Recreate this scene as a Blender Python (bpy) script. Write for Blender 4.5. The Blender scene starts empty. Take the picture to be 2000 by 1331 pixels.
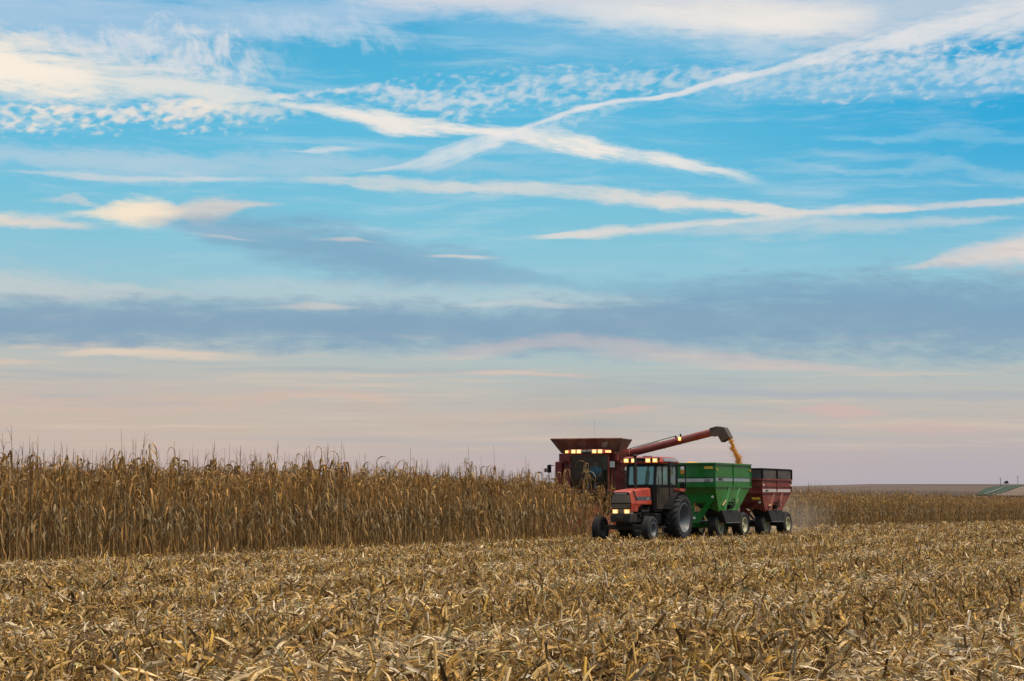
import bpy, math, random
import numpy as np
from mathutils import Vector, Matrix

R = math.radians
scene = bpy.context.scene
COL = scene.collection

def lin(r, g, b, a=1.0):
    f = lambda c: (c / 255) / 12.92 if c / 255 <= .04045 else ((c / 255 + .055) / 1.055) ** 2.4
    return (f(r), f(g), f(b), a)

# ------------------------------------------------------------------ camera
CAM_H, FPX, PITCH = 1.5, 3487.0, math.atan(309.5 / 3487.0)
cam_data = bpy.data.cameras.new('camera')
cam_data.sensor_width = 36.0
cam_data.lens = 36.0 * FPX / 2000.0
cam_data.clip_start, cam_data.clip_end = 0.5, 20000
cam = bpy.data.objects.new('camera', cam_data)
cam.location = (0, 0, CAM_H)
cam.rotation_euler = (R(90) + PITCH, 0, 0)
COL.objects.link(cam)
scene.camera = cam

scene.view_settings.view_transform = 'Standard'
scene.view_settings.look = 'None'
scene.view_settings.exposure = 0.0
scene.view_settings.gamma = 1.0
scene.cycles.max_bounces = 6
scene.cycles.diffuse_bounces = 3
scene.cycles.transparent_max_bounces = 12
scene.cycles.use_denoising = True
scene.cycles.volume_bounces = 1

def ray(px, py):
    """world direction of a point measured on the 2000 x 1331 photograph"""
    dx, dy = px - 1000.0, 665.5 - py
    return Vector((dx, FPX * math.cos(PITCH) - dy * math.sin(PITCH), FPX * math.sin(PITCH) + dy * math.cos(PITCH)))

def azel(px, py):
    d = ray(px, py)
    return math.degrees(math.atan2(d.x, d.y)), math.degrees(math.atan2(d.z, math.hypot(d.x, d.y)))

# ------------------------------------------------------------------ sun
SUN_EL, SUN_AZ = R(60), R(112)          # azimuth clockwise from +Y (the viewing direction)
sun_data = bpy.data.lights.new('sun', 'SUN')
sun_data.energy = 3.4
sun_data.angle = R(20)
sun_data.color = (1.0, .83, .62)
sun = bpy.data.objects.new('sun', sun_data)
sdir = Vector((math.sin(SUN_AZ) * math.cos(SUN_EL), math.cos(SUN_AZ) * math.cos(SUN_EL), math.sin(SUN_EL)))
sun.rotation_euler = sdir.to_track_quat('Z', 'Y').to_euler()
COL.objects.link(sun)

# ------------------------------------------------------------------ sky
world = bpy.data.worlds.new('World')
scene.world = world
world.use_nodes = True
WN, WL = world.node_tree.nodes, world.node_tree.links
WN.clear()

class S:
    """scalar socket with arithmetic"""
    def __init__(s, sock): s.s = sock
    def __add__(a, b): return mth('ADD', a, b)
    def __radd__(a, b): return mth('ADD', b, a)
    def __sub__(a, b): return mth('SUBTRACT', a, b)
    def __rsub__(a, b): return mth('SUBTRACT', b, a)
    def __mul__(a, b): return mth('MULTIPLY', a, b)
    def __rmul__(a, b): return mth('MULTIPLY', b, a)
    def __truediv__(a, b): return mth('DIVIDE', a, b)

def mth(op, a, b=None, clamp=False):
    n = WN.new('ShaderNodeMath'); n.operation = op; n.use_clamp = clamp
    for i, v in enumerate((a, b)):
        if v is None: continue
        if isinstance(v, S): WL.new(v.s, n.inputs[i])
        else: n.inputs[i].default_value = v
    return S(n.outputs[0])

def smooth(v, a, b, lo=0., hi=1.):
    n = WN.new('ShaderNodeMapRange'); n.interpolation_type = 'SMOOTHSTEP'
    WL.new(v.s, n.inputs[0])
    n.inputs[1].default_value, n.inputs[2].default_value = a, b
    n.inputs[3].default_value, n.inputs[4].default_value = lo, hi
    return S(n.outputs[0])

def vec(x, y, z):
    n = WN.new('ShaderNodeCombineXYZ')
    for i, v in enumerate((x, y, z)):
        if isinstance(v, S): WL.new(v.s, n.inputs[i])
        else: n.inputs[i].default_value = v
    return n.outputs[0]

def wnoise(x, y, seed, detail=5, rough=.55, dist=0.):
    n = WN.new('ShaderNodeTexNoise'); n.noise_dimensions = '3D'
    WL.new(vec(x, y, seed), n.inputs['Vector'])
    n.inputs['Scale'].default_value = 1.0
    n.inputs['Detail'].default_value = detail
    n.inputs['Roughness'].default_value = rough
    n.inputs['Distortion'].default_value = dist
    return S(n.outputs[0])

def fcurve(u, pts):
    n = WN.new('ShaderNodeFloatCurve')
    WL.new(u.s, n.inputs[1])
    c = n.mapping.curves[0]
    pts = sorted(pts)
    c.points[0].location = pts[0]; c.points[1].location = pts[-1]
    for p in pts[1:-1]: c.points.new(*p)
    n.mapping.use_clip = True
    n.mapping.update()
    return S(n.outputs[0])

def wmix(fac, a, b):
    n = WN.new('ShaderNodeMix'); n.data_type = 'RGBA'; n.clamp_factor = True
    if isinstance(fac, S): WL.new(fac.s, n.inputs[0])
    else: n.inputs[0].default_value = fac
    for i, v in ((6, a), (7, b)):
        if isinstance(v, tuple): n.inputs[i].default_value = v
        else: WL.new(v, n.inputs[i])
    return n.outputs[2]

tc = WN.new('ShaderNodeTexCoord')
sep = WN.new('ShaderNodeSeparateXYZ')
nrm = WN.new('ShaderNodeVectorMath'); nrm.operation = 'NORMALIZE'
WL.new(tc.outputs['Generated'], nrm.inputs[0]); WL.new(nrm.outputs[0], sep.inputs[0])
X, Y, Z = (S(sep.outputs[i]) for i in range(3))
AZ = mth('ARCTAN2', X, Y) * (180 / math.pi)
EL = mth('ARCSINE', Z) * (180 / math.pi)
U = (AZ + 24.) / 48.

# clear sky: colour by elevation (degrees)
ramp = WN.new('ShaderNodeValToRGB')
WL.new(mth('DIVIDE', EL, 40., True).s, ramp.inputs[0])
stops = [(975, (182, 173, 180)), (900, (191, 177, 178)), (840, (195, 184, 175)), (780, (190, 186, 180)),
         (710, (176, 193, 194)), (640, (160, 194, 204)), (540, (146, 200, 217)), (440, (126, 198, 220)), (330, (102, 193, 224)),
         (200, (78, 186, 224)), (90, (72, 178, 219)), (0, (68, 174, 220))]
els = [(azel(1000, py)[1] / 40., c) for py, c in stops] + [(.55, (90, 160, 215)), (1.0, (120, 165, 205))]
cr = ramp.color_ramp
while len(cr.elements) < len(els): cr.elements.new(.5)
for e, (p, c) in zip(cr.elements, sorted(els)):
    e.position = max(0., p); e.color = lin(*c)
for e, (p, c) in zip(cr.elements, sorted(els)):
    e.position = max(0., p); e.color = lin(*c)
nishita = WN.new('ShaderNodeTexSky')
nishita.sky_type = 'NISHITA'; nishita.sun_disc = False
nishita.sun_elevation, nishita.sun_rotation = SUN_EL, SUN_AZ
nscale = WN.new('ShaderNodeVectorMath'); nscale.operation = 'SCALE'
WL.new(nishita.outputs[0], nscale.inputs[0]); nscale.inputs['Scale'].default_value = .1
col = wmix(.12, ramp.outputs[0], nscale.outputs[0])
# deeper blue towards the right, hazier towards the left
col = wmix(smooth(AZ, 2., 18.) * smooth(EL, 6.5, 12.) * .7, col, lin(0, 160, 214))
col = wmix(smooth(AZ, 4., -14.) * smooth(EL, 9., 1.) * .45, col, lin(210, 182, 164))
col = wmix(smooth(AZ, 2., 16.) * smooth(EL, 3.5, 0.) * .35, col, lin(171, 170, 184))

# shared noise fields
n_warp = wnoise(AZ * .22, EL * .6, 3.1, 2, .5)
n_warp2 = wnoise(AZ * .9, EL * 1.8, 9.7, 3, .55)
n_streak = wnoise(AZ * .34 + EL * .22, EL * 2.3 + n_warp * 1.6, 17.3, 5, .6)
n_fine = wnoise(AZ * 1.5 + EL * .6, EL * 4.0, 5.2, 4, .62)
n_tear = wnoise(AZ * .8 + EL * .5, EL * 3.4 + n_warp * 2., 51.2, 5, .68)
n_soft = wnoise(AZ * .30, EL * 1.1, 28.0, 4, .55)
n_puff = wnoise(AZ * 2.7 - EL * 1.0, EL * 4.6, 41.0, 2, .45, .3) * 1.0 + wnoise(AZ * .5, EL * 1.5, 77.0, 1, .5) * .5 - .25
n_fib = wnoise(AZ * 1.5 + EL * 1.2 + n_warp * 2., EL * 1.0 - AZ * .75, 63.0, 4, .6, .3)
# texture: noise, contrast, lower and upper end of the density curve
TEX = dict(streak=(n_streak, 1.5, .10, 1.15), fine=(n_fine, 1.2, .1, 1.1), puff=(n_puff, 2.7, .28, 1.5), soft=(n_soft, 1.0, .05, 1.1),
           fib=(n_fib, 2.6, .3, 1.35), trail=(n_fine * .5 + n_streak * .5, 2.1, .12, 1.12))
CLOUDS = []

def cloud(pts, color, tex='streak', up=1., dn=1., wob=.25, op=1.):
    """one cloud: points (px, py, half width px, opacity) measured on the photograph, kept as azimuth and elevation"""
    P = []
    for p in pts:
        a, e = azel(p[0], p[1])
        P.append((min(1., max(0., (a + 24) / 48)), e, p[2] / 60.9, p[3]))
    P.sort()
    lo = min(p[1] - p[2] * 2.6 * dn for p in P) - wob * 1.2
    hi = max(p[1] + p[2] * 2.6 * up for p in P) + wob * 1.2
    CLOUDS.append((P, color, tex, up, dn, wob, op, lo, hi))

def lay_cloud(col, C):
    P, color, tex, up, dn, wob, op, lo, hi = C
    tear = .9 if tex == 'trail' else 1.7
    c = fcurve(U, [(0., P[0][1] / 24.)] * (P[0][0] > .01) + [(p[0], p[1] / 24.) for p in P] + [(1., P[-1][1] / 24.)] * (P[-1][0] < .99)) * 24.
    w = fcurve(U, [(0., P[0][2] / 4.)] * (P[0][0] > .01) + [(p[0], p[2] / 4.) for p in P] + [(1., P[-1][2] / 4.)] * (P[-1][0] < .99)) * 4.
    o = fcurve(U, [(0., 0.)] * (P[0][0] > .01) + [(max(0, P[0][0] - .03), 0.)] * (P[0][0] > .04) + [(p[0], p[3] * op * .93) for p in P]
               + [(min(1, P[-1][0] + .03), 0.)] * (P[-1][0] < .96) + [(1., 0.)] * (P[-1][0] < .99))
    d = EL - c + (n_warp2 - .5) * (wob * 2.2)
    if up == dn == 1.: d = mth('ABSOLUTE', d)
    else: d = mth('MAXIMUM', d * (-1. / dn), d * (1. / up))
    m = smooth(d / mth('MAXIMUM', w, .02) + (n_tear - .5) * tear, 0., 1.9, 1., 0.)
    t, k, a, b = TEX[tex]
    if tex == 'trail': t = wnoise(AZ * .55, d * 3.2 + n_warp * 1.0, P[0][1] * 7.3, 5, .62)      # fibres that follow the trail
    v = smooth(m + (t - .5) * k, a, b) * mth('MULTIPLY', m, 3.5, True)
    return wmix(v * o, col, lin(*color))

WHITE, WARM, CREAM, PALE, GREYB, PEACH, SOFTW = (232, 227, 222), (243, 233, 220), (252, 231, 204), (182, 205, 224), (128, 161, 187), (221, 190, 174), (208, 213, 218)
# high veils
cloud([(-300, 20, 70, .8), (0, 30, 70, .8), (300, 45, 55, .7), (600, 25, 45, .7), (800, 10, 35, .8), (1000, 0, 40, .6)], (178, 203, 226), 'soft')
cloud([(560, -25, 15, .7), (800, -20, 32, .9), (1000, -12, 44, 1), (1200, 5, 58, 1), (1400, 20, 80, 1), (1500, 25, 88, .95), (1650, 22, 70, .8), (1850, 5, 62, .7), (2100, -5, 62, .7), (2400, 0, 70, .7)], (216, 217, 222), 'soft', up=3., wob=.12)
cloud([(1250, 20, 18, .5), (1400, 30, 30, .8), (1500, 38, 32, .9), (1600, 30, 26, .6), (1700, 20, 18, .3)], (236, 230, 224), 'soft', wob=.15)
cloud([(1150, 30, 20, .6), (1350, 45, 22, .8), (1500, 50, 20, .8), (1700, 40, 20, .3)], (238, 232, 226), 'streak', wob=.2)
cloud([(900, 60, 35, .35), (1100, 70, 55, .4), (1400, 95, 40, .5), (1550, 100, 30, .4)], (150, 200, 228), 'soft')
# left bright cloud and its feathers
cloud([(-300, 80, 70, 1), (-100, 105, 62, 1), (0, 125, 58, 1), (120, 150, 52, 1), (220, 158, 42, .9), (330, 172, 34, .85), (430, 186, 26, .8), (540, 190, 9, .8), (580, 190, 4, .3)], WARM, 'streak', wob=.3, up=1.1)
cloud([(-300, 95, 40, .9), (0, 130, 36, 1), (110, 150, 30, .9), (200, 165, 14, .3)], (250, 238, 222), 'soft', wob=.2)
cloud([(80, 75, 30, .5), (250, 95, 45, .7), (350, 100, 58, .85), (430, 115, 58, .85), (500, 130, 48, .6), (560, 130, 28, .2)], (222, 223, 226), 'fib', wob=.5)
cloud([(470, 45, 22, .35), (600, 55, 30, .5), (700, 62, 35, .5), (800, 85, 25, .3)], (200, 215, 228), 'fib', wob=.4)
cloud([(-300, 240, 28, .8), (0, 236, 26, .9), (130, 232, 26, 1), (260, 222, 24, .9), (390, 222, 32, .9), (500, 222, 26, .6), (620, 205, 12, .4)], (240, 228, 216), 'puff', wob=.2)
cloud([(570, 184, 7, .7), (680, 178, 12, .8), (780, 185, 26, .75), (900, 192, 34, .7), (1040, 180, 36, .65), (1200, 164, 32, .6), (1350, 152, 28, .55), (1480, 165, 30, .5), (1620, 155, 38, .7), (1750, 140, 42, .8), (1900, 135, 42, .8), (2300, 130, 45, .8)], (226, 224, 224), 'puff', wob=.2)
cloud([(1400, 175, 22, .4), (1650, 160, 30, .45), (2000, 140, 40, .5), (2300, 130, 45, .5)], (165, 203, 226), 'soft')
# crossing trails
cloud([(540, 202, 5, .5), (600, 208, 10, .8), (680, 222, 16, 1), (780, 243, 18, 1), (900, 254, 11, 1), (1000, 262, 11, 1), (1080, 274, 18, 1), (1180, 294, 18, 1), (1300, 313, 13, .9), (1400, 333, 14, .75), (1470, 350, 12, .35), (1530, 362, 8, 0)], (243, 234, 224), 'trail', wob=.1)
cloud([(720, 334, 3, .5), (800, 322, 7, .6), (860, 306, 13, .7), (930, 282, 14, .75), (990, 262, 9, .9), (1060, 238, 6, .85), (1150, 208, 4.5, .9), (1300, 188, 4, .85), (1420, 155, 6, .8), (1500, 138, 6, .75), (1600, 112, 9, .8), (1720, 84, 17, .8), (1880, 45, 25, .78), (2050, 5, 31, .75), (2300, -50, 34, .7)], (234, 230, 228), 'trail', dn=1.4, wob=.08)
cloud([(980, 272, 6, .5), (1080, 248, 12, .55), (1180, 220, 10, .4), (1250, 205, 6, .2)], (205, 219, 228), 'puff', wob=.1)
# middle decks
cloud([(-300, 270, 24, .5), (0, 298, 22, .6), (150, 318, 26, .65), (350, 325, 28, .65), (550, 322, 26, .55), (750, 322, 20, .5), (900, 328, 14, .35), (1100, 330, 10, .1)], (194, 209, 220), 'streak')
cloud([(50, 336, 4, .5), (150, 344, 7, .7), (300, 351, 6, .7), (470, 350, 4, .5)], (214, 216, 218), 'trail', wob=.1)
cloud([(590, 296, 3, .6), (625, 294, 7, .8), (680, 292, 4, .4)], (220, 222, 224), 'trail', wob=.1)
cloud([(620, 352, 8, .5), (800, 363, 14, .65), (950, 368, 16, .75), (1100, 372, 14, .65), (1200, 384, 16, .9), (1320, 396, 17, .95), (1430, 404, 14, .95), (1540, 412, 8, .8), (1600, 416, 4, .4)], (230, 221, 213), 'trail', wob=.12)
cloud([(1065, 463, 4, .65), (1150, 456, 9, .85), (1230, 449, 9, .8), (1330, 440, 8, .75), (1460, 430, 8, .78), (1580, 417, 9, .8), (1680, 409, 9, .75), (1790, 409, 4, .6)], (232, 221, 212), 'trail', wob=.08)
cloud([(1250, 452, 8, .4), (1420, 450, 16, .6), (1560, 440, 20, .65), (1700, 440, 14, .6), (1850, 432, 10, .65), (1960, 428, 6, .5)], (206, 210, 214), 'streak', wob=.15)
cloud([(1640, 412, 6, .4), (1800, 404, 6, .6), (1900, 398, 6, .7), (2000, 392, 6, .8), (2300, 385, 8, .8)], (222, 216, 212), 'trail', wob=.1)
cloud([(1650, 268, 6, .4), (1750, 272, 7, .45), (1850, 265, 12, .35), (2000, 275, 10, .35), (2300, 280, 10, .3)], (160, 205, 226), 'streak')
cloud([(1520, 318, 5, .2), (1700, 338, 6, .35), (1850, 325, 16, .45), (1960, 345, 10, .4), (2300, 350, 10, .4)], (172, 206, 222), 'streak')
cloud([(1780, 520, 5, .5), (1850, 508, 15, .8), (1930, 500, 24, .9), (2000, 492, 32, 1), (2300, 490, 44, 1)], (229, 214, 206), 'soft', wob=.15)
cloud([(150, 418, 6, .5), (210, 414, 16, .9), (275, 413, 25, 1), (330, 418, 20, .9), (360, 418, 10, .5)], CREAM, 'soft', wob=.18)
cloud([(330, 410, 8, .4), (400, 410, 22, .8), (460, 402, 14, .75), (520, 398, 5, .5)], (226, 208, 196), 'soft', wob=.18)
cloud([(-300, 420, 18, .8), (0, 428, 15, .9), (80, 434, 14, .8), (160, 438, 8, .5)], (238, 218, 202), 'streak', wob=.15)
cloud([(100, 390, 6, .3), (150, 392, 8, .5), (190, 398, 4, .2)], (225, 214, 206), 'fine')
# shaded grey-blue banks
cloud([(300, 432, 12, .3), (420, 448, 32, .6), (550, 468, 46, .7), (680, 492, 52, .75), (820, 522, 48, .72), (950, 532, 32, .6), (1090, 548, 12, .3)], (124, 160, 190), 'soft', wob=.2)
cloud([(640, 468, 3, .3), (690, 467, 5, .5), (720, 472, 3, .25)], (225, 208, 200), 'trail', wob=.05)
cloud([(850, 500, 3, .5), (900, 501, 4, .65), (950, 504, 3, .3)], (232, 216, 204), 'trail', wob=.04)
cloud([(410, 460, 4, .4), (440, 463, 5, .5), (480, 468, 3, .3)], (215, 206, 202), 'trail', wob=.05)
cloud([(-300, 545, 40, .7), (0, 555, 36, .7), (120, 565, 28, .7), (260, 574, 14, .6), (420, 578, 8, .3)], (205, 207, 205), 'streak', wob=.2)
cloud([(350, 560, 14, .3), (550, 572, 26, .55), (700, 582, 30, .6), (900, 585, 30, .55), (1100, 588, 22, .55), (1300, 590, 14, .3)], (192, 206, 210), 'soft', wob=.2)
cloud([(-300, 630, 44, .9), (0, 628, 46, .95), (300, 632, 46, .95), (600, 636, 46, .95), (900, 640, 44, .95), (1100, 642, 48, .95), (1350, 630, 60, .95), (1600, 622, 72, .95), (1800, 618, 82, .95), (2300, 618, 84, .95)], GREYB, 'soft', wob=.22)
cloud([(1100, 560, 10, .3), (1350, 570, 30, .55), (1550, 560, 30, .65), (1700, 575, 30, .6), (2000, 590, 30, .6), (2300, 590, 30, .5)], (126, 166, 194), 'streak', wob=.2)
cloud([(560, 600, 6, .3), (630, 598, 8, .5), (680, 602, 5, .25)], (228, 214, 200), 'trail', wob=.1)
cloud([(920, 596, 4, .5), (1020, 592, 8, .6), (1100, 598, 5, .5)], (206, 210, 210), 'trail', wob=.06)
# low warm streaks
cloud([(130, 690, 5, .5), (220, 687, 8, .75), (330, 691, 10, .75), (430, 697, 8, .4), (520, 700, 6, .15)], (233, 210, 188), 'trail', wob=.06)
cloud([(-300, 710, 10, .6), (0, 707, 8, .7), (70, 708, 5, .4)], (220, 196, 180), 'trail', wob=.06)
cloud([(420, 722, 3, .4), (650, 720, 5, .5), (800, 727, 7, .5), (1000, 722, 5, .4)], (166, 176, 184), 'streak', wob=.06)
cloud([(900, 690, 14, .4), (1080, 668, 14, .5), (1180, 675, 18, .5), (1300, 690, 18, .5), (1420, 704, 16, .5), (1530, 715, 11, .6), (1640, 722, 8, .45), (1750, 730, 6, .2)], (214, 194, 188), 'streak', wob=.12)
cloud([(940, 728, 4, .5), (1030, 730, 5, .6), (1150, 735, 4, .3)], (224, 194, 180), 'trail', wob=.06)
cloud([(1150, 745, 4, .3), (1350, 760, 7, .5), (1550, 770, 8, .5), (1800, 775, 10, .5), (2300, 770, 10, .5)], (168, 176, 188), 'streak', wob=.08)
cloud([(-300, 770, 20, .4), (350, 790, 18, .4), (500, 778, 18, .6), (620, 768, 8, .6), (760, 780, 14, .3)], (214, 184, 168), 'streak', wob=.1)
cloud([(1180, 802, 4, .5), (1230, 800, 8, .7), (1290, 795, 4, .4)], (218, 186, 174), 'soft', wob=.06)
cloud([(1560, 800, 7, .5), (1640, 804, 13, .7), (1710, 808, 7, .5)], (214, 180, 174), 'soft', wob=.06)
cloud([(1700, 836, 6, .4), (1830, 838, 10, .5), (1950, 840, 6, .3)], (208, 178, 176), 'soft', wob=.06)
cloud([(700, 800, 14, .3), (900, 830, 18, .4), (1050, 815, 18, .4), (1150, 840, 14, .2)], (200, 178, 166), 'soft', wob=.15)

# two bands of the sky in front, and one cheap branch for the rest of the dome
def background(c):
    n = WN.new('ShaderNodeBackground'); n.inputs[1].default_value = 1.0
    WL.new(c, n.inputs[0])
    return n.outputs[0]

def mix_shader(f, a, b):
    n = WN.new('ShaderNodeMixShader')
    WL.new(f.s, n.inputs[0]); WL.new(a, n.inputs[1]); WL.new(b, n.inputs[2])
    return n.outputs[0]

# thin veils everywhere: cirrus above, warm and grey stratus streaks low down
n_v1 = wnoise(AZ * .16 + EL * .10, EL * 1.5 + n_warp * 1.2, 88.0, 6, .62)
n_v2 = wnoise(AZ * .10, EL * 3.0 + n_warp * 1.0, 95.0, 5, .6)
SPLIT = 7.9
clear = col
hi_clear = wmix(smooth(n_v1, .46, .74) * smooth(EL, 6., 9.) * .42, clear, lin(204, 218, 228))
lo_clear = wmix(smooth(n_v1, .46, .74) * smooth(EL, 6., 9.) * .42, clear, lin(204, 218, 228))
lo_clear = wmix(smooth(n_v2, .50, .72) * smooth(EL, 6.5, 4.5) * smooth(EL, .5, 2.) * .6, lo_clear, lin(218, 197, 179))
lo_clear = wmix(smooth(n_v2, .48, .30) * smooth(EL, 7., 4.) * smooth(EL, .5, 2.) * .42, lo_clear, lin(160, 174, 186))
bands = []
for lo, hi in ((-90, SPLIT), (SPLIT, 90)):
    c = hi_clear if lo > 0 else lo_clear
    for C in CLOUDS:
        if C[7] < hi and C[8] > lo: c = lay_cloud(c, C)
    bands.append(background(c))
front_sky = mix_shader(mth('GREATER_THAN', EL, SPLIT), bands[0], bands[1])
# unseen dome: broken bright cloud, dimmed low down, glow added towards the sun
n_dome = wnoise(AZ * .05, EL * .12, 28.0, 2, .55)
dome = wmix(smooth(n_dome, .40, .72) * .8, clear, lin(226, 214, 202))
low = WN.new('ShaderNodeMix'); low.data_type = 'RGBA'; low.blend_type = 'MULTIPLY'
WL.new(smooth(EL, 30., 8.).s, low.inputs[0]); WL.new(dome, low.inputs[6]); low.inputs[7].default_value = (.55, .55, .58, 1)
dome = wmix(smooth(EL, 24., 60.) * .85, low.outputs[2], (1.5, 1.38, 1.22, 1))      # extra brightness added overhead to light the field from above
glow = mth('POWER', mth('MAXIMUM', X * float(sdir.x) + Y * float(sdir.y) + Z * float(sdir.z), 0.), 5.)
add = WN.new('ShaderNodeMix'); add.data_type = 'RGBA'; add.blend_type = 'ADD'; add.clamp_factor = False
WL.new((glow * .5).s, add.inputs[0]); WL.new(dome, add.inputs[6]); add.inputs[7].default_value = (1.0, .72, .45, 1)
in_front = mth('GREATER_THAN', Y, .85) * mth('LESS_THAN', EL, 22.)
wo = WN.new('ShaderNodeOutputWorld')
WL.new(mix_shader(in_front, background(add.outputs[2]), front_sky), wo.inputs[0])

# ------------------------------------------------------------------ helpers: tagging, materials, mesh building
def tag(o, label=None, cat=None, group=None, kind=None):
    if label: o['label'] = label
    if cat: o['category'] = cat
    if group: o['group'] = group
    if kind: o['kind'] = kind
    return o

def empty(name, loc, rz=0.):
    o = bpy.data.objects.new(name, None)
    o.location = loc; o.rotation_euler = (0, 0, rz); o.empty_display_size = .3
    COL.objects.link(o)
    return o

class Mat:
    """thin wrapper that makes node materials shorter to write"""
    def __init__(s, name):
        s.m = bpy.data.materials.new(name); s.m.use_nodes = True
        s.n, s.l = s.m.node_tree.nodes, s.m.node_tree.links
        s.b = s.n['Principled BSDF']; s.out = s.n['Material Output']
    def add(s, t, **kw):
        n = s.n.new(t)
        for k, v in kw.items(): setattr(n, k, v)
        return n
    def link(s, a, b): s.l.new(a, b)
    def noise(s, scale, detail=4, rough=.55, coord='Object', stretch=None):
        tcn = s.add('ShaderNodeTexCoord'); nz = s.add('ShaderNodeTexNoise')
        nz.inputs['Scale'].default_value = scale; nz.inputs['Detail'].default_value = detail; nz.inputs['Roughness'].default_value = rough
        src = tcn.outputs[coord]
        if stretch:
            mp = s.add('ShaderNodeMapping'); mp.inputs['Scale'].default_value = stretch
            s.link(src, mp.inputs[0]); src = mp.outputs[0]
        s.link(src, nz.inputs['Vector'])
        return nz.outputs[0]
    def ramp(s, fac, stops):
        r = s.add('ShaderNodeValToRGB')
        while len(r.color_ramp.elements) < len(stops): r.color_ramp.elements.new(.5)
        for e, (p, c) in zip(r.color_ramp.elements, stops): e.position = p; e.color = c if len(c) == 4 else (*c, 1)
        s.link(fac, r.inputs[0])
        return r.outputs[0]
    def mix(s, f, a, b, blend='MIX'):
        n = s.add('ShaderNodeMix', data_type='RGBA', blend_type=blend)
        for i, v in ((0, f), (6, a), (7, b)):
            if isinstance(v, (int, float)): n.inputs[i].default_value = v
            elif isinstance(v, tuple): n.inputs[i].default_value = v if len(v) == 4 else (*v, 1)
            else: s.link(v, n.inputs[i])
        return n.outputs[2]
    def math(s, op, a, b=None, clamp=False):
        n = s.add('ShaderNodeMath', operation=op, use_clamp=clamp)
        for i, v in ((0, a), (1, b)):
            if v is None: continue
            if isinstance(v, (int, float)): n.inputs[i].default_value = v
            else: s.link(v, n.inputs[i])
        return n.outputs[0]
    def bump(s, h, strength=.3, dist=.02):
        b = s.add('ShaderNodeBump'); b.inputs['Strength'].default_value = strength; b.inputs['Distance'].default_value = dist
        s.link(h, b.inputs['Height']); s.link(b.outputs[0], s.b.inputs['Normal'])

DUST = (.30, .23, .15)
def paint(name, c, rough=.42, dust=.25, spec=.5, fade=None, scale=2.2, streak=.35):
    """machinery enamel: worn, dusty"""
    m = Mat(name)
    n1, n2 = m.noise(scale, 6, .62), m.noise(scale * 9, 4, .6)
    base = m.mix(m.ramp(n2, [(.42, (0, 0, 0)), (.75, (1, 1, 1))]), c, tuple(x * .8 for x in c))
    if fade: base = m.mix(m.ramp(n1, [(.4, (0, 0, 0)), (.68, (1, 1, 1))]), base, fade)
    n3 = m.noise(4., 5, .6, 'Object', (1, 1, .10))
    base = m.mix(m.ramp(n3, [(.52, (0, 0, 0)), (.78, (streak,) * 3)]), base, (.055, .038, .026))
    f = m.ramp(m.math('ADD', m.math('MULTIPLY', n1, .75), m.math('MULTIPLY', n2, .25)), [(.40, (0, 0, 0)), (.72, (dust * 1.6,) * 3)])
    m.link(m.mix(f, base, DUST), m.b.inputs['Base Color'])
    m.link(m.ramp(n1, [(.3, (rough - .08,) * 3), (.7, (rough + .22,) * 3)]), m.b.inputs['Roughness'])
    m.b.inputs['Specular IOR Level'].default_value = spec
    m.bump(n1, .06, .02)
    return m.m

def rubber(name='tyre_rubber'):
    m = Mat(name)
    n1 = m.noise(3.0, 6, .65)
    m.link(m.ramp(n1, [(.45, (.008, .009, .011)), (.70, (.014, .014, .015)), (.92, (.045, .036, .026))]), m.b.inputs['Base Color'])
    m.b.inputs['Roughness'].default_value = .78
    m.bump(m.noise(30, 3), .2, .01)
    return m.m

def metal(name, c, rough=.45, metallic=.8):
    m = Mat(name)
    n1 = m.noise(5, 6, .65)
    m.link(m.mix(m.ramp(n1, [(.45, (0, 0, 0)), (.75, (.6, .6, .6))]), c, (c[0] * .45 + .06, c[1] * .4 + .04, c[2] * .35 + .025)), m.b.inputs['Base Color'])
    m.b.inputs['Metallic'].default_value = metallic
    m.link(m.ramp(n1, [(.3, (rough - .1,) * 3), (.75, (rough + .3,) * 3)]), m.b.inputs['Roughness'])
    return m.m

def glass(name, tint, refl=.14, dif=.12):
    m = Mat(name)
    t = m.add('ShaderNodeBsdfTransparent'); t.inputs[0].default_value = (*tint, 1)
    g = m.add('ShaderNodeBsdfGlossy'); g.inputs['Roughness'].default_value = .04; g.inputs[0].default_value = (.85, .95, .95, 1)
    d = m.add('ShaderNodeBsdfDiffuse'); d.inputs[0].default_value = (tint[0] * .35 + .03, tint[1] * .35 + .03, tint[2] * .35 + .03, 1)
    fr = m.add('ShaderNodeFresnel'); fr.inputs[0].default_value = 1.5
    a = m.add('ShaderNodeMixShader'); b = m.add('ShaderNodeMixShader')
    a.inputs[0].default_value = dif
    m.link(t.outputs[0], a.inputs[1]); m.link(d.outputs[0], a.inputs[2])
    m.link(m.math('ADD', fr.outputs[0], refl - .04, True), b.inputs[0])
    m.link(a.outputs[0], b.inputs[1]); m.link(g.outputs[0], b.inputs[2])
    m.link(b.outputs[0], m.out.inputs[0])
    return m.m

def lamp_mat(name, c, strength):
    m = Mat(name)
    m.b.inputs['Base Color'].default_value = (.8, .7, .5, 1)
    n = m.noise(14, 2)
    m.b.inputs['Emission Color'].default_value = (*c, 1)
    m.link(m.ramp(n, [(.3, (strength * .8,) * 3), (.7, (strength,) * 3)]), m.b.inputs['Emission Strength'])
    m.b.inputs['Roughness'].default_value = .25
    # colour ramps clip at one, so the strength is scaled afterwards
    r = m.b.inputs['Emission Strength'].links[0].from_socket
    m.link(m.math('MULTIPLY', m.ramp(n, [(.3, (.8,) * 3), (.7, (1,) * 3)]), strength), m.b.inputs['Emission Strength'])
    return m.m

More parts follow.
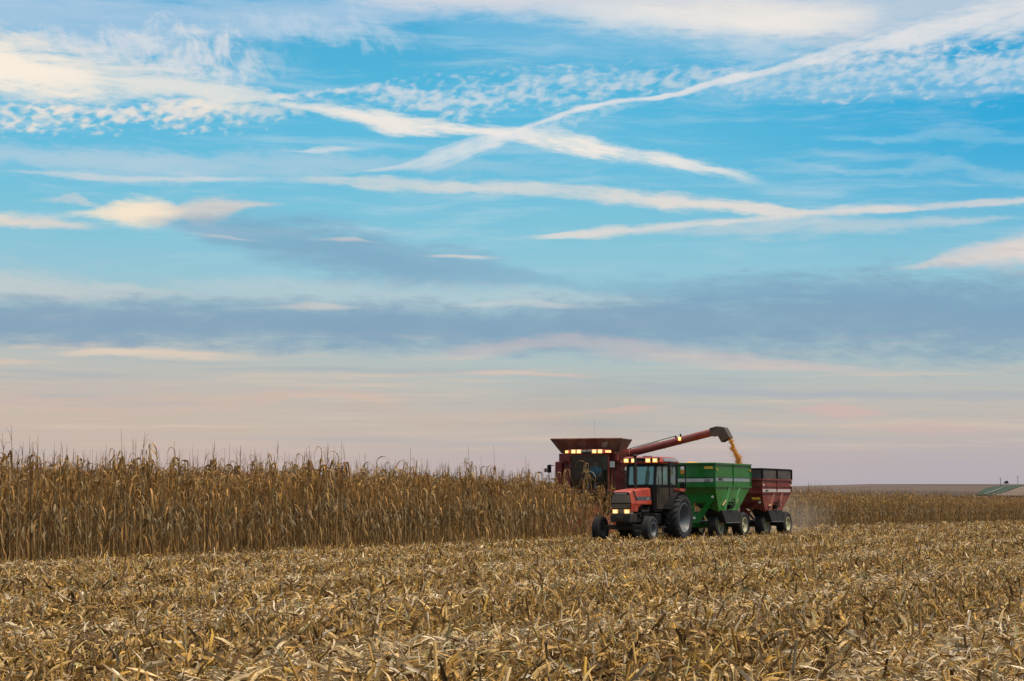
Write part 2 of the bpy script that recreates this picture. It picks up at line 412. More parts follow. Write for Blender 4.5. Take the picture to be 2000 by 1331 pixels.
class MB:
    """collects primitives and links them as ONE mesh object"""
    def __init__(s): s.v, s.f, s.T = [], [], Matrix()
    def pts(s, P): k = len(s.v); s.v += [tuple(s.T @ Vector(p)) for p in P]; return k
    def quad(s, *P): k = s.pts(P); s.f.append(tuple(range(k, k + len(P)))); return s
    def box(s, x0, x1, y0, y1, z0, z1):
        return s.hexa([(x0, y0, z0), (x1, y0, z0), (x1, y1, z0), (x0, y1, z0)], [(x0, y0, z1), (x1, y0, z1), (x1, y1, z1), (x0, y1, z1)])
    def hexa(s, A, B):
        n = len(A); k = s.pts(list(A) + list(B))
        s.f.append(tuple(k + i for i in reversed(range(n)))); s.f.append(tuple(k + n + i for i in range(n)))
        for i in range(n): j = (i + 1) % n; s.f.append((k + i, k + j, k + n + j, k + n + i))
        return s
    def prism(s, poly, axis, a0, a1):
        """polygon extruded along x, y or z; the polygon gives the two other axes in order"""
        put = {'x': lambda p, a: (a, p[0], p[1]), 'y': lambda p, a: (p[0], a, p[1]), 'z': lambda p, a: (p[0], p[1], a)}[axis]
        return s.hexa([put(p, a0) for p in poly], [put(p, a1) for p in poly])
    def loft(s, rings, caps=True, closed=False):
        n = len(rings[0]); ks = [s.pts(r) for r in rings]
        for a, b in zip(ks, ks[1:] + (ks[:1] if closed else [])):
            for i in range(n): j = (i + 1) % n; s.f.append((a + i, a + j, b + j, b + i))
        if caps and not closed:
            s.f.append(tuple(ks[0] + i for i in reversed(range(n)))); s.f.append(tuple(ks[-1] + i for i in range(n)))
        return s
    def tube(s, path, r, n=10, caps=True):
        path = [Vector(p) for p in path]
        rs = r if isinstance(r, (list, tuple)) else [r] * len(path)
        rings = []
        for i, p in enumerate(path):
            d = ((path[i + 1] - p) if i == 0 else (p - path[i - 1]) if i == len(path) - 1 else (path[i + 1] - path[i - 1])).normalized()
            up = Vector((0, 0, 1)) if abs(d.z) < .95 else Vector((1, 0, 0))
            a = d.cross(up).normalized(); b = a.cross(d)
            rings.append([p + (a * math.cos(2 * math.pi * k / n) + b * math.sin(2 * math.pi * k / n)) * rs[i] for k in range(n)])
        return s.loft(rings, caps)
    def bar(s, p, q, w, h):
        p, q = Vector(p), Vector(q); d = (q - p).normalized()
        up = Vector((0, 0, 1)) if abs(d.z) < .95 else Vector((1, 0, 0))
        a = d.cross(up).normalized() * w / 2; b = a.cross(d).normalized() * h / 2
        return s.hexa([p - a - b, p + a - b, p + a + b, p - a + b], [q - a - b, q + a - b, q + a + b, q - a + b])
    def revolve(s, prof, c, n=48, axis='y'):
        """profile of (axial, radius) pairs turned around the y axis through c; closed profile"""
        c = Vector(c); rings = []
        for k in range(n):
            t = 2 * math.pi * k / n
            rings.append([c + Vector((r * math.cos(t), a, r * math.sin(t))) for a, r in prof])
        return s.loft(rings, closed=True)
    def build(s, name, mat, parent=None, bevel=0., smooth=False):
        me = bpy.data.meshes.new(name)
        me.from_pydata(s.v, [], s.f)
        bm_fix(me)
        me.materials.append(mat)
        o = bpy.data.objects.new(name, me); COL.objects.link(o)
        if parent is not None: o.parent = parent
        if bevel:
            b = o.modifiers.new('bevel', 'BEVEL'); b.width = bevel; b.segments = 2; b.limit_method = 'ANGLE'; b.angle_limit = R(35)
        if smooth:
            me.polygons.foreach_set('use_smooth', [True] * len(me.polygons))
            me.set_sharp_from_angle(angle=R(38))
        return o

import bmesh
def bm_fix(me):
    b = bmesh.new(); b.from_mesh(me)
    bmesh.ops.recalc_face_normals(b, faces=b.faces)
    b.to_mesh(me); b.free()

def lettering(text, size, mat, parent, loc, xdir, updir, align='CENTER', width=1., name='lettering', shear=0.):
    cu = bpy.data.curves.new(name, 'FONT')
    cu.body = text; cu.size = size; cu.align_x = align; cu.align_y = 'CENTER'; cu.extrude = .002; cu.shear = shear
    tmp = bpy.data.objects.new(name, cu)
    me = bpy.data.meshes.new_from_object(tmp)
    me.name = name
    bpy.data.objects.remove(tmp)
    me.materials.clear(); me.materials.append(mat)
    o = bpy.data.objects.new(name, me)
    x, u = Vector(xdir).normalized(), Vector(updir).normalized(); z = x.cross(u)
    M = Matrix((x * width, u, z)).transposed().to_4x4(); M.translation = Vector(loc)
    o.matrix_local = M
    COL.objects.link(o); o.parent = parent
    return o

def mass(name, V, F, C, mat, parent=None):
    """one mesh from numpy arrays: vertices, quads (or triangles) and a colour per vertex"""
    me = bpy.data.meshes.new(name)
    nf, k = F.shape
    me.vertices.add(len(V)); me.vertices.foreach_set('co', V.astype(np.float32).ravel())
    me.loops.add(nf * k); me.loops.foreach_set('vertex_index', F.astype(np.int32).ravel())
    me.polygons.add(nf); me.polygons.foreach_set('loop_start', np.arange(0, nf * k, k, dtype=np.int32))
    me.update(calc_edges=True)
    if C is not None:
        at = me.attributes.new('tint', 'FLOAT_COLOR', 'POINT')
        at.data.foreach_set('color', np.concatenate([C, np.ones((len(C), 1))], 1).astype(np.float32).ravel())
    me.materials.append(mat)
    o = bpy.data.objects.new(name, me); COL.objects.link(o)
    if parent is not None: o.parent = parent
    return o

# ------------------------------------------------------------------ the lie of the land
# rows of the field run along ROW; the uncut edge passes through EDGE0; t runs away from the camera, v towards it
ALPHA = R(27.4)
ROW = np.array((math.sin(ALPHA), math.cos(ALPHA)))
NRM = np.array((math.cos(ALPHA), -math.sin(ALPHA)))
EDGE0 = np.array((-11.5, 40.2))
HEADING = math.atan2(-ROW[1], -ROW[0])

def tv(t, v):
    p = EDGE0 + ROW * t + NRM * v
    return float(p[0]), float(p[1])

KD = np.array([0, 70, 120, 165, 230, 400, 1000, 1700, 2000, 2600, 5000, 20000.])
KZ = np.array([0, 0, -.33, -.62, -.8, .3, 6.6, 15.4, 18.0, 18.6, 12., -40.])
def land(x, y):
    """height of the ground"""
    x, y = np.asarray(x, float), np.asarray(y, float)
    d = np.hypot(x * .35, y)
    z = np.interp(d, KD, KZ)
    far = np.clip((d - 300) / 700, 0, 1)
    s = x / np.maximum(y, 1.)
    g = np.interp(s, [-1, -.3, .0, .12, .16, .195, .30, 1], [.5, .55, .62, .78, .88, 1, 1.0, .8])
    z = z * (1 - far) + z * far * g
    return z + far * .5 * np.sin(x / 130 + 1) * np.sin(y / 210)

def on_land(px, py, lift=0.):
    d = ray(px, py); d /= d.y
    for y in np.geomspace(20, 6000, 4000):
        if CAM_H + d.z * y < land(d.x * y, y) + lift: return Vector((d.x * y, y, float(land(d.x * y, y)) + lift))
    return Vector((d.x * 2000, 2000, float(land(d.x * 2000, 2000)) + lift))

def attr_color(m, name='tint'):
    a = m.add('ShaderNodeAttribute'); a.attribute_name = name
    return a.outputs['Color']

# soil and trampled residue, turning into plain stubble fields far away
m = Mat('field_soil')
n1, n2, n3 = m.noise(1.6, 8, .7, 'Object'), m.noise(22, 6, .7, 'Object'), m.noise(.006, 4, .5, 'Object', (1, .35, 1))
near = m.ramp(n2, [(.35, (.035, .024, .014)), (.5, (.12, .08, .042)), (.66, (.26, .19, .10))])
near = m.mix(m.ramp(n1, [(.4, (0, 0, 0)), (.7, (.7, .7, .7))]), near, (.07, .048, .028))
farc = m.ramp(n3, [(.35, (.085, .064, .056)), (.5, (.105, .080, .068)), (.65, (.13, .10, .08))])
cd = m.add('ShaderNodeNewGeometry'); sx = m.add('ShaderNodeSeparateXYZ'); m.link(cd.outputs['Position'], sx.inputs[0])
farf = m.ramp(m.math('DIVIDE', sx.outputs[1], 600.), [(.28, (0, 0, 0)), (.6, (1, 1, 1))])
m.link(m.mix(farf, near, farc), m.b.inputs['Base Color'])
m.b.inputs['Roughness'].default_value = .95; m.b.inputs['Specular IOR Level'].default_value = .1
m.bump(n2, .8, .04)
SOIL = m.m
ys = np.concatenate([np.linspace(-60, 8, 12), np.geomspace(10, 14000, 150)])
ss = np.linspace(-1.15, 1.15, 90)
GV = []
for y in ys:
    w = max(abs(y), 40.) * 1.0 + 60
    for s in ss: GV.append((s * w, y))
GV = np.array(GV)
gz = land(GV[:, 0], GV[:, 1])
near_f = np.clip(1 - np.abs(GV[:, 1]) / 60., 0, 1)
gz += near_f * .03 * np.sin(GV[:, 0] * 2.1 + GV[:, 1]) * np.sin(GV[:, 1] * 1.3) - .02
GV3 = np.column_stack([GV, gz])
nS = len(ss)
gi = np.arange((len(ys) - 1) * (nS - 1)); gr, gc = gi // (nS - 1), gi % (nS - 1)
GF = np.column_stack([gr * nS + gc, gr * nS + gc + 1, (gr + 1) * nS + gc + 1, (gr + 1) * nS + gc])
ground = mass('field', GV3, GF, None, SOIL)
ground.data.polygons.foreach_set('use_smooth', [True] * len(ground.data.polygons))
tag(ground, 'harvested field floor running up to the far low hill', 'field', kind='structure')

def sheet(name, left, right, lift, mat, label, kind='structure', cat=None):
    """strip on the far hillside between two outlines measured on the photograph"""
    V, F = [], []
    L = [on_land(*p) for p in left]; Rr = [on_land(*p) for p in right]
    n = 12
    for a, b in zip(L, Rr):
        for k in range(n + 1):
            q = a.lerp(b, k / n)
            V.append((q.x, q.y, float(land(q.x, q.y)) + lift))
    for i in range(len(L) - 1):
        for k in range(n): F.append((i * (n + 1) + k, i * (n + 1) + k + 1, (i + 1) * (n + 1) + k + 1, (i + 1) * (n + 1) + k))
    o = mass(name, np.array(V), np.array(F), None, mat)
    return tag(o, label, cat or name, kind=kind)

m = Mat('far_grass')
m.link(m.ramp(m.noise(.05, 5, .6), [(.35, (.006, .022, .008)), (.65, (.018, .040, .012))]), m.b.inputs['Base Color']); m.b.inputs['Roughness'].default_value = .9
sheet('grass_verge', [(1906, 968), (1914, 961), (1926, 954), (1945, 950.5), (1966, 949.2), (1990, 948.2), (2010, 947.6)],
      [(1935, 970), (1945, 967), (1960, 963), (1976, 957), (1984, 953.5), (1996, 950), (2012, 948.4)], .25, m.m, 'green grass strip beside the far lane', cat='grass')
m = Mat('gravel')
m.link(m.ramp(m.noise(.2, 5, .6), [(.35, (.085, .095, .098)), (.65, (.12, .125, .13))]), m.b.inputs['Base Color']); m.b.inputs['Roughness'].default_value = .9
sheet('gravel_road', [(1919, 968), (1930, 964.2), (1940, 960.2), (1948, 956.8), (1955, 954.4), (1961, 952.9), (1967, 952), (1974, 951.5)],
      [(1925, 968), (1934.5, 964.8), (1944.5, 960.9), (1952, 957.2), (1958.5, 954.6), (1963.5, 953.1), (1969, 952.1), (1974.5, 951.6)], .5, m.m, 'pale gravel lane climbing the far hill', cat='road')
m = Mat('far_stubble')
m.link(m.ramp(m.noise(.03, 5, .6, 'Object', (1, .3, 1)), [(.35, (.105, .072, .055)), (.65, (.14, .098, .07))]), m.b.inputs['Base Color']); m.b.inputs['Roughness'].default_value = .95
sheet('far_field', [(1938, 970), (1948, 967), (1963, 963), (1979, 957.5), (1987, 954), (1998, 950.8), (2016, 949)],
      [(2090, 971), (2090, 968), (2090, 964), (2090, 960), (2090, 956), (2090, 952), (2090, 949.5)], .3, m.m, 'reddish brown field at the right of the far lane', cat='field')

# far tree and two poles on the crest
def leafball(c, r, n, size, rng, squash=.8):
    V, F, C = [], [], []
    for i in range(n):
        d = rng.normal(size=3); d /= np.linalg.norm(d)
        p = np.array(c) + d * np.array((r, r, r * squash)) * rng.uniform(.35, 1) ** .6
        a = rng.normal(size=3); a /= np.linalg.norm(a); b = np.cross(a, rng.normal(size=3)); b /= np.linalg.norm(b)
        k = len(V); s = size * rng.uniform(.6, 1.3)
        V += [p - a * s, p + b * s * .5, p + a * s, p - b * s * .5]; F.append((k, k + 1, k + 2, k + 3))
        C += [np.array((.035, .05, .028)) * rng.uniform(.5, 1.4)] * 4
    return np.array(V), np.array(F), np.array(C)

def leaf_mat(name, transl=.25, rough=.65):
    m = Mat(name)
    c = attr_color(m)
    n = m.noise(9, 3)
    c2 = m.mix(m.ramp(n, [(.35, (0, 0, 0)), (.7, (1, 1, 1))]), c, m.mix(1., c, (.72, .66, .58), 'MULTIPLY'))
    m.link(c2, m.b.inputs['Base Color']); m.b.inputs['Roughness'].default_value = rough; m.b.inputs['Specular IOR Level'].default_value = .25
    t = m.add('ShaderNodeBsdfTranslucent'); m.link(c2, t.inputs[0])
    x = m.add('ShaderNodeMixShader'); x.inputs[0].default_value = transl
    m.link(m.b.outputs[0], x.inputs[1]); m.link(t.outputs[0], x.inputs[2]); m.link(x.outputs[0], m.out.inputs[0])
    return m.m

rng = np.random.default_rng(5)
BARK = paint('old_wood', (.10, .085, .075), .8, .1)
p = on_land(1965.5, 946.6)
tree = empty('tree', p)
MB().tube([(0, 0, -.3), (.1, 0, 1.2), (0, .1, 2.4)], [.3, .22, .12], 8).build('trunk', BARK, tree)
parts = [leafball(c, r, 260, .34, rng) for c, r in (((-.3, 0, 2.2), 1.5), ((.7, .3, 2.9), 1.15), ((-1.4, .1, 1.6), 1.0), ((1.6, 0, 1.4), .9))]
off = np.cumsum([0] + [len(a[0]) for a in parts[:-1]])
mass('crown', np.concatenate([a[0] for a in parts]), np.concatenate([a[1] + o for a, o in zip(parts, off)]), np.concatenate([a[2] for a in parts]), leaf_mat('far_leaves', .2), tree)
tag(tree, 'small dark round tree alone on the far hill crest', 'tree')
for px, pb, pt, lab in ((1954.3, 949.5, 933.5, 'shorter utility pole on the far hill, left of the small tree'),
                        (1988, 946.8, 929.5, 'taller utility pole on the far hill, right of the small tree')):
    b = on_land(px, pb); h = (pb - pt) / FPX * b.y
    e = empty('utility_pole', b)
    MB().tube([(0, 0, -.5), (0, 0, h)], [.26, .2], 8).build('pole', BARK, e)
    cb = MB().box(-.9, .9, -.08, .08, h - 1.1, h - .9)
    cb.build('crossarm', BARK, e)
    tag(e, lab, 'utility pole', 'utility poles on the far hill')

# ------------------------------------------------------------------ standing corn
CORN = leaf_mat('dry_corn_leaf', .22)

def ribbon(base, d0, length, width, droop, twist, nseg, rng, curl=.35, kink=None):
    """a dry leaf: starts along d0, bends down, twists; returns vertex rows (two edges and a sunk midrib)"""
    p = np.array(base, float); d = np.array(d0, float); d /= np.linalg.norm(d)
    side = np.cross(d, (0, 0, 1.)); side /= max(np.linalg.norm(side), 1e-6)
    V = []
    st = length / nseg
    if kink is None: kink = rng.integers(1, nseg) if rng.random() < .75 else -1
    for i in range(nseg + 1):
        t = i / nseg
        w = width * (.45 + 1.2 * t) if t < .3 else width * .81 * (1 - ((t - .3) / .7) ** 1.8)
        w = max(w, width * .05) / 2
        ang = twist * t
        up = np.cross(side, d)
        s2 = side * math.cos(ang) + up * math.sin(ang)
        u2 = np.cross(s2, d)
        V += [p - s2 * w, p - u2 * w * curl, p + s2 * w]
        d = d + np.array((rng.normal(0, .16), rng.normal(0, .16), -droop * st * (.7 + 1.2 * t)))
        if i == kink and droop > 3: d = d * .25 + np.array((rng.normal(0, .2), rng.normal(0, .2), -.9))
        d /= np.linalg.norm(d)
        p = p + d * st
        side = side - d * np.dot(side, d); side /= max(np.linalg.norm(side), 1e-6)
    F = []
    for i in range(nseg):
        a = i * 3
        F += [(a, a + 1, a + 4, a + 3), (a + 1, a + 2, a + 5, a + 4)]
    return np.array(V), np.array(F)

class Soup:
    def __init__(s): s.V, s.F, s.C, s.n = [], [], [], 0
    def add(s, V, F, c, jit=0.):
        s.V.append(V); s.F.append(F + s.n); s.C.append(np.tile(np.asarray(c, float), (len(V), 1))); s.n += len(V)
    def arrays(s): return np.concatenate(s.V), np.concatenate(s.F), np.concatenate(s.C)

def stick(path, rs, n=4):
    V, F = [], []
    path = np.array(path, float)
    for i, p in enumerate(path):
        for k in range(n):
            a = 2 * math.pi * k / n
            V.append(p + np.array((math.cos(a), math.sin(a), 0)) * rs[i])
    for i in range(len(path) - 1):
        for k in range(n): j = (k + 1) % n; F.append((i * n + k, i * n + j, (i + 1) * n + j, (i + 1) * n + k))
    return np.array(V), np.array(F)

LEAFC = np.array((1.15, 1.06, .95)) * [(.52, .335, .14), (.44, .275, .105), (.58, .41, .19), (.37, .23, .09), (.48, .37, .21), (.36, .29, .18), (.30, .18, .07), (.52, .32, .10)]
def corn_variant(seed, lod=1):
    rng = np.random.default_rng(seed)
    H = rng.uniform(1.95, 2.4)
    lean = rng.normal(0, .05, 2)
    bend = rng.normal(0, .05, 2)
    at = lambda z: np.array((lean[0] * z + bend[0] * (z / H) ** 2 * .6, lean[1] * z + bend[1] * (z / H) ** 2 * .6, z))
    stalk, leaves, ear, tass = Soup(), Soup(), Soup(), Soup()
    sc = np.array((.42, .31, .155)) * rng.uniform(.7, 1.1)
    zs = [0, .5, 1.1, 1.7, H]
    V, F = stick([at(z) for z in zs], [.014, .0135, .012, .009, .005], 4 if lod else 3); stalk.add(V, F, sc)
    nl = rng.integers(12, 17) if lod else 8
    az0 = rng.uniform(0, 6.28)
    for i in range(nl):
        z = .28 + (H - .34) * (i / (nl - 1)) ** .95 + rng.normal(0, .03)
        az = az0 + math.pi * i + rng.normal(0, .5)
        f = z / H
        L = (rng.uniform(.35, .68) if f < .75 else rng.uniform(.40, .68))
        if f > .78: el, droop = rng.uniform(.7, 1.3), rng.uniform(5, 10)
        elif f > .45: el, droop = rng.uniform(-.2, .8), rng.uniform(5, 11)
        else: el, droop = rng.uniform(-1.0, .3), rng.uniform(6, 12)
        if rng.random() < .25: droop *= 1.8
        d0 = (math.cos(az) * math.cos(el), math.sin(az) * math.cos(el), math.sin(el))
        V, F = ribbon(at(z), d0, L, rng.uniform(.022, .056), droop, rng.normal(0, 2.8), 6 if lod else 4, rng)
        V[:, 2] = np.maximum(V[:, 2], .02)
        leaves.add(V, F, np.array(LEAFC[rng.integers(len(LEAFC))]) * rng.uniform(.42, 1.0))
        leaves.C[-1] *= rng.uniform(.75, 1.2, (len(V), 1))
        # dry sheath hugging the stalk
        if lod and rng.random() < .6:
            V, F = ribbon(at(z) + (.012 * math.cos(az), .012 * math.sin(az), 0), (math.cos(az) * .06, math.sin(az) * .06, -1), rng.uniform(.12, .26), .04, .2, rng.normal(0, .6), 2, rng)
            leaves.add(V, F, np.array((.34, .25, .14)) * rng.uniform(.6, 1.05))
    for i in range(4 if lod else 2):
        z = H - rng.uniform(.05, .45); az = rng.uniform(0, 6.28); el = rng.uniform(.75, 1.35)
        V, F = ribbon(at(z), (math.cos(az) * math.cos(el), math.sin(az) * math.cos(el), math.sin(el)), rng.uniform(.34, .58), rng.uniform(.040, .070), rng.uniform(4, 9), rng.normal(0, 2.4), 7 if lod else 4, rng, .35, rng.integers(1, 4))
        leaves.add(V, F, np.array(LEAFC[rng.integers(len(LEAFC))]) * rng.uniform(.45, .95))
    # ear in its husk, hanging
    z = rng.uniform(.75, 1.4); az = rng.uniform(0, 6.28)
    b = at(z); o = np.array((math.cos(az), math.sin(az), 0))
    down = rng.random() < .7
    tip = b + o * .14 + np.array((0, 0, -.2 if down else .2))
    path = [b + o * .02, b * .6 + tip * .4 + o * .02, b * .25 + tip * .75, tip]
    V, F = stick(path, [.012, .033, .026, .006], 6 if lod else 4)
    ear.add(V, F, np.array((.40, .32, .20)) * rng.uniform(.7, 1.1))
    for k in range(3 if lod else 1):
        V, F = ribbon(path[1], o * rng.uniform(.2, .8) + np.array((rng.normal(0, .4), rng.normal(0, .4), -.9)), rng.uniform(.14, .26), .05, 2., rng.normal(0, 1), 3, rng)
        ear.add(V, F, np.array((.38, .30, .18)) * rng.uniform(.7, 1.1))
    # tassel
    top = at(H)
    for k in range((0 if rng.random() < .35 else rng.integers(1, 5)) if lod else 1):
        az = rng.uniform(0, 6.28); sp = rng.uniform(.05, .5) if k else .03
        L = rng.uniform(.16, .32) if k else rng.uniform(.30, .50)
        q = top + np.array((math.cos(az) * sp, math.sin(az) * sp, 1.)) * L * .55
        e = top + np.array((math.cos(az) * sp * 1.5, math.sin(az) * sp * 1.5, 1. - sp * .5)) * L
        V, F = stick([top - (0, 0, .02), q, e], [.005, .004, .0025], 3)
        tass.add(V, F, np.array((.30, .20, .11)) * rng.uniform(.7, 1.1))
    return stalk, leaves, ear, tass

variants = [corn_variant(100 + i) for i in range(14)]
lows = [corn_variant(300 + i, 0) for i in range(10)]
ROWSP, INROW = .762, .152
rng = np.random.default_rng(11)

def height_at(x, y):
    """plants grow taller and shorter in patches; the last ones before the corn head are pulled down"""
    rel = np.column_stack([np.atleast_1d(x), np.atleast_1d(y)]) - EDGE0
    t, v = rel @ ROW, rel @ NRM
    h = 1.045 + .055 * np.sin(t * 1.15 + 1.2 * np.sin(t * .37)) + .04 * np.sin(t * .41 + 2) + .03 * np.sin(v * 2.3 + t * .6)
    h = h * np.where((t > 27.6) & (v > -4.4) & (t < 40), np.where(np.sin(t * 37.7 + v * 91.3) > .93, 1.0, .79), 1.)
    return float(h[0]) if np.isscalar(x) else h

def row_plants(v, t0, t1):
    t = np.arange(t0, t1, INROW)
    t = t + rng.normal(0, .03, len(t)); vv = v + rng.normal(0, .035, len(t))
    keep = rng.random(len(t)) > .04
    P = EDGE0 + np.outer(t[keep], ROW) + np.outer(vv[keep], NRM)
    return P

T_HEAD = 33.4                                   # the corn head has reached this far along its swath
front, near_mass, far_mass = [], [], []
for k in range(26):
    v = .05 - ROWSP * k
    if v > -4.2: near_mass.append(row_plants(v, -7, T_HEAD))
    else:
        near_mass.append(row_plants(v, -7, 48)) if k < 18 else None
        if k < 17: far_mass.append(row_plants(v, 48 if k < 18 else -7, 190))
# a few stalks left standing closer to the combine
P = np.concatenate(near_mass)
# the nearest plants of the front rows are separate things
fr = np.concatenate(near_mass[:2])
vis = np.abs(fr[:, 0] / fr[:, 1]) < .292
fr_in = fr[vis]
order = np.lexsort((np.hypot(fr_in[:, 0], fr_in[:, 1]),))
first_row = near_mass[0][np.abs(near_mass[0][:, 0] / near_mass[0][:, 1]) < .292]
second = near_mass[1][np.abs(near_mass[1][:, 0] / near_mass[1][:, 1]) < .292]
second = second[np.argsort(np.hypot(second[:, 0], second[:, 1]))][:max(0, 296 - len(first_row))]
single = np.concatenate([first_row, second])
key = {(round(a, 5), round(b, 5)) for a, b in single}
rest_pts = np.array([p for p in P if (round(p[0], 5), round(p[1], 5)) not in key])

corn_mats = CORN
proto = []
def one_mesh(name, s):
    V, F, C = s.arrays()
    me_o = mass(name, V, F, C, CORN)
    return me_o
for st, lv, er, ts in variants:
    root = one_mesh('corn_plant', st)
    for nm, s in (('foliage', lv), ('ear', er), ('tassel', ts)):
        if not s.n: continue
        c = one_mesh(nm, s); c.parent = root
    proto.append(root)
CL = 'dry brown corn plant with drooping leaves at the front edge of the uncut corn'
used = set()
for i, (x, y) in enumerate(single):
    k = int(rng.integers(len(proto)))
    src = proto[k]
    if k in used:
        o = src.copy(); COL.objects.link(o)
        for ch in list(src.children):
            c = ch.copy(); c.parent = o; COL.objects.link(c)
    else:
        o = src; used.add(k)
    s = (rng.uniform(.87, 1.0) if rng.random() < .62 else rng.uniform(1.05, 1.16)) * height_at(x, y)
    s = min(s, 1.2)
    o.location = (x, y, float(land(x, y)) - .03); o.rotation_euler = (rng.normal(0, .04), rng.normal(0, .04), rng.uniform(0, 6.28)); o.scale = (s, s, s * rng.uniform(.97, 1.04))
    tag(o, CL, 'corn plant', 'corn plants along the front of the uncut corn')

def plant_mass(name, pts, vars_, label, smin=.9, smax=1.1):
    parts = []
    which = rng.integers(len(vars_), size=len(pts))
    base = 0
    VV, FF, CC = [], [], []
    for k, va in enumerate(vars_):
        Q = pts[which == k]
        if not len(Q): continue
        s = Soup(); va = [q for q in va if q.n]
        for part in va: s.add(*part.arrays()[:2], (0, 0, 0)); s.C[-1] = part.arrays()[2]
        V, F, C = s.arrays()
        a = rng.uniform(0, 6.28, len(Q)); sc = rng.uniform(smin, smax, len(Q)) * height_at(Q[:, 0], Q[:, 1])
        ca, sa = np.cos(a) * sc, np.sin(a) * sc
        tilt = rng.normal(0, .045, (len(Q), 2))
        Xn = V[None, :, 0] * ca[:, None] - V[None, :, 1] * sa[:, None] + tilt[:, :1] * V[None, :, 2]
        Yn = V[None, :, 0] * sa[:, None] + V[None, :, 1] * ca[:, None] + tilt[:, 1:] * V[None, :, 2]
        Zn = V[None, :, 2] * sc[:, None]
        W = np.stack([Xn + Q[:, :1], Yn + Q[:, 1:], Zn + land(Q[:, 0], Q[:, 1])[:, None] - .03], -1).reshape(-1, 3)
        VV.append(W)
        FF.append((F[None] + (np.arange(len(Q)) * len(V))[:, None, None]).reshape(-1, 4) + base)
        CC.append((C[None] * rng.uniform(.72, 1.12, (len(Q), 1, 1))).reshape(-1, 3))
        base += len(W)
    o = mass(name, np.concatenate(VV), np.concatenate(FF), np.concatenate(CC), CORN)
    return tag(o, label, 'corn', kind='stuff')
front_mass = rest_pts[rng.random(len(rest_pts)) < 1.0]
plant_mass('standing_corn', front_mass, variants, 'dense dry standing corn rows behind the front row and around the combine', .84, 1.03)
plant_mass('distant_corn', np.concatenate(far_mass), lows, 'farther strip of standing dry corn to the right beyond the red wagon', .80, .98)

# ------------------------------------------------------------------ corn residue on the cut ground
LITTER = leaf_mat('corn_residue', .10, .7)
rng = np.random.default_rng(21)
PAL = 1.16 * np.array([(.50, .32, .11), (.40, .24, .07), (.60, .42, .17), (.68, .51, .27), (.24, .14, .05), (.40, .33, .22), (.14, .085, .035), (.50, .30, .07), (.62, .40, .08), (.38, .36, .18), (.68, .58, .42)])
PW = np.array([.16, .16, .12, .07, .15, .07, .13, .08, .03, .03, .03])
def litter_variants(seed, n):
    r = np.random.default_rng(seed)
    out = []
    for i in range(n):
        kind = r.choice(['leaf', 'shred', 'husk', 'stalk'], p=[.34, .48, .09, .09])
        if kind == 'leaf':
            V, F = ribbon((0, 0, 0), (1, r.normal(0, .3), r.uniform(-.1, .7)), r.uniform(.12, .32), r.uniform(.022, .056), r.uniform(.5, 6), r.normal(0, 1.3), 4, r, r.uniform(.1, .6))
        elif kind == 'shred':
            V, F = ribbon((0, 0, 0), (1, r.normal(0, .4), r.uniform(-.2, .9)), r.uniform(.08, .24), r.uniform(.009, .020), r.uniform(-2, 4), r.normal(0, 1.2), 2, r, .3)
        elif kind == 'husk':
            V, F = ribbon((0, 0, 0), (1, 0, r.uniform(0, .8)), r.uniform(.14, .24), r.uniform(.045, .075), r.uniform(1, 5), r.normal(0, .5), 4, r, r.uniform(.5, .9))
        else:
            L = r.uniform(.10, .38); a = r.uniform(0, .25)
            V, F = stick([(0, 0, 0), (0, 0, L * .5), (0, 0, L)], [.0115, .011, .0095], 5)
            V = V[:, [2, 0, 1]] * (1, 1, 1)
        V = V - V.mean(0) * (1, 1, 0)
        out.append((V, F))
    return out

PALE = np.array([(.66, .54, .36), (.60, .46, .26), (.72, .62, .47), (.55, .42, .22)])
def scatter(pts, z, vars_, smin, smax, pitch_sd, up_p, pale):
    VV, FF, CC = [], [], []; base = 0
    which = rng.integers(len(vars_), size=len(pts))
    for k, (V, F) in enumerate(vars_):
        idx = np.nonzero(which == k)[0]
        if not len(idx): continue
        n = len(idx); Q = pts[idx]
        yaw = rng.uniform(0, 2 * np.pi, n)
        pitch = rng.normal(0, pitch_sd, n) * (1.1 - .7 * np.clip(pale[idx], 0, 1)) + np.where(rng.random(n) < up_p * (1.2 - pale[idx]), rng.uniform(.5, 1.3, n), 0)
        roll = rng.normal(0, .8, n); s = rng.uniform(smin, smax, n) * (1.12 - .42 * np.clip(pale[idx], 0, 1))
        cp, sp, cr, sr, cy, sy = np.cos(pitch), np.sin(pitch), np.cos(roll), np.sin(roll), np.cos(yaw), np.sin(yaw)
        v = V[None] * s[:, None, None]
        x, y, zz = v[..., 0], v[..., 1], v[..., 2]
        y, zz = y * cr[:, None] - zz * sr[:, None], y * sr[:, None] + zz * cr[:, None]
        x, zz = x * cp[:, None] - zz * sp[:, None], x * sp[:, None] + zz * cp[:, None]
        x, y = x * cy[:, None] - y * sy[:, None], x * sy[:, None] + y * cy[:, None]
        zz = zz - np.minimum(zz.min(1), 0)[:, None] * .75
        W = np.stack([x + Q[:, :1], y + Q[:, 1:], zz + z[idx][:, None]], -1).reshape(-1, 3)
        c = PAL[rng.choice(len(PAL), n, p=PW / PW.sum())] * rng.uniform(.42, 1.2, (n, 1))
        c = np.where(rng.random((n, 1)) < pale[idx][:, None] * .72, PALE[rng.integers(4, size=n)] * rng.uniform(.75, 1.15, (n, 1)), c * (.86 + .2 * pale[idx][:, None]))
        VV.append(W); FF.append((F[None] + (np.arange(n) * len(V))[:, None, None]).reshape(-1, 4) + base)
        CC.append(np.repeat(c, len(V), 0) * rng.uniform(.72, 1.22, (n * len(V), 1))); base += len(W)
    return VV, FF, CC

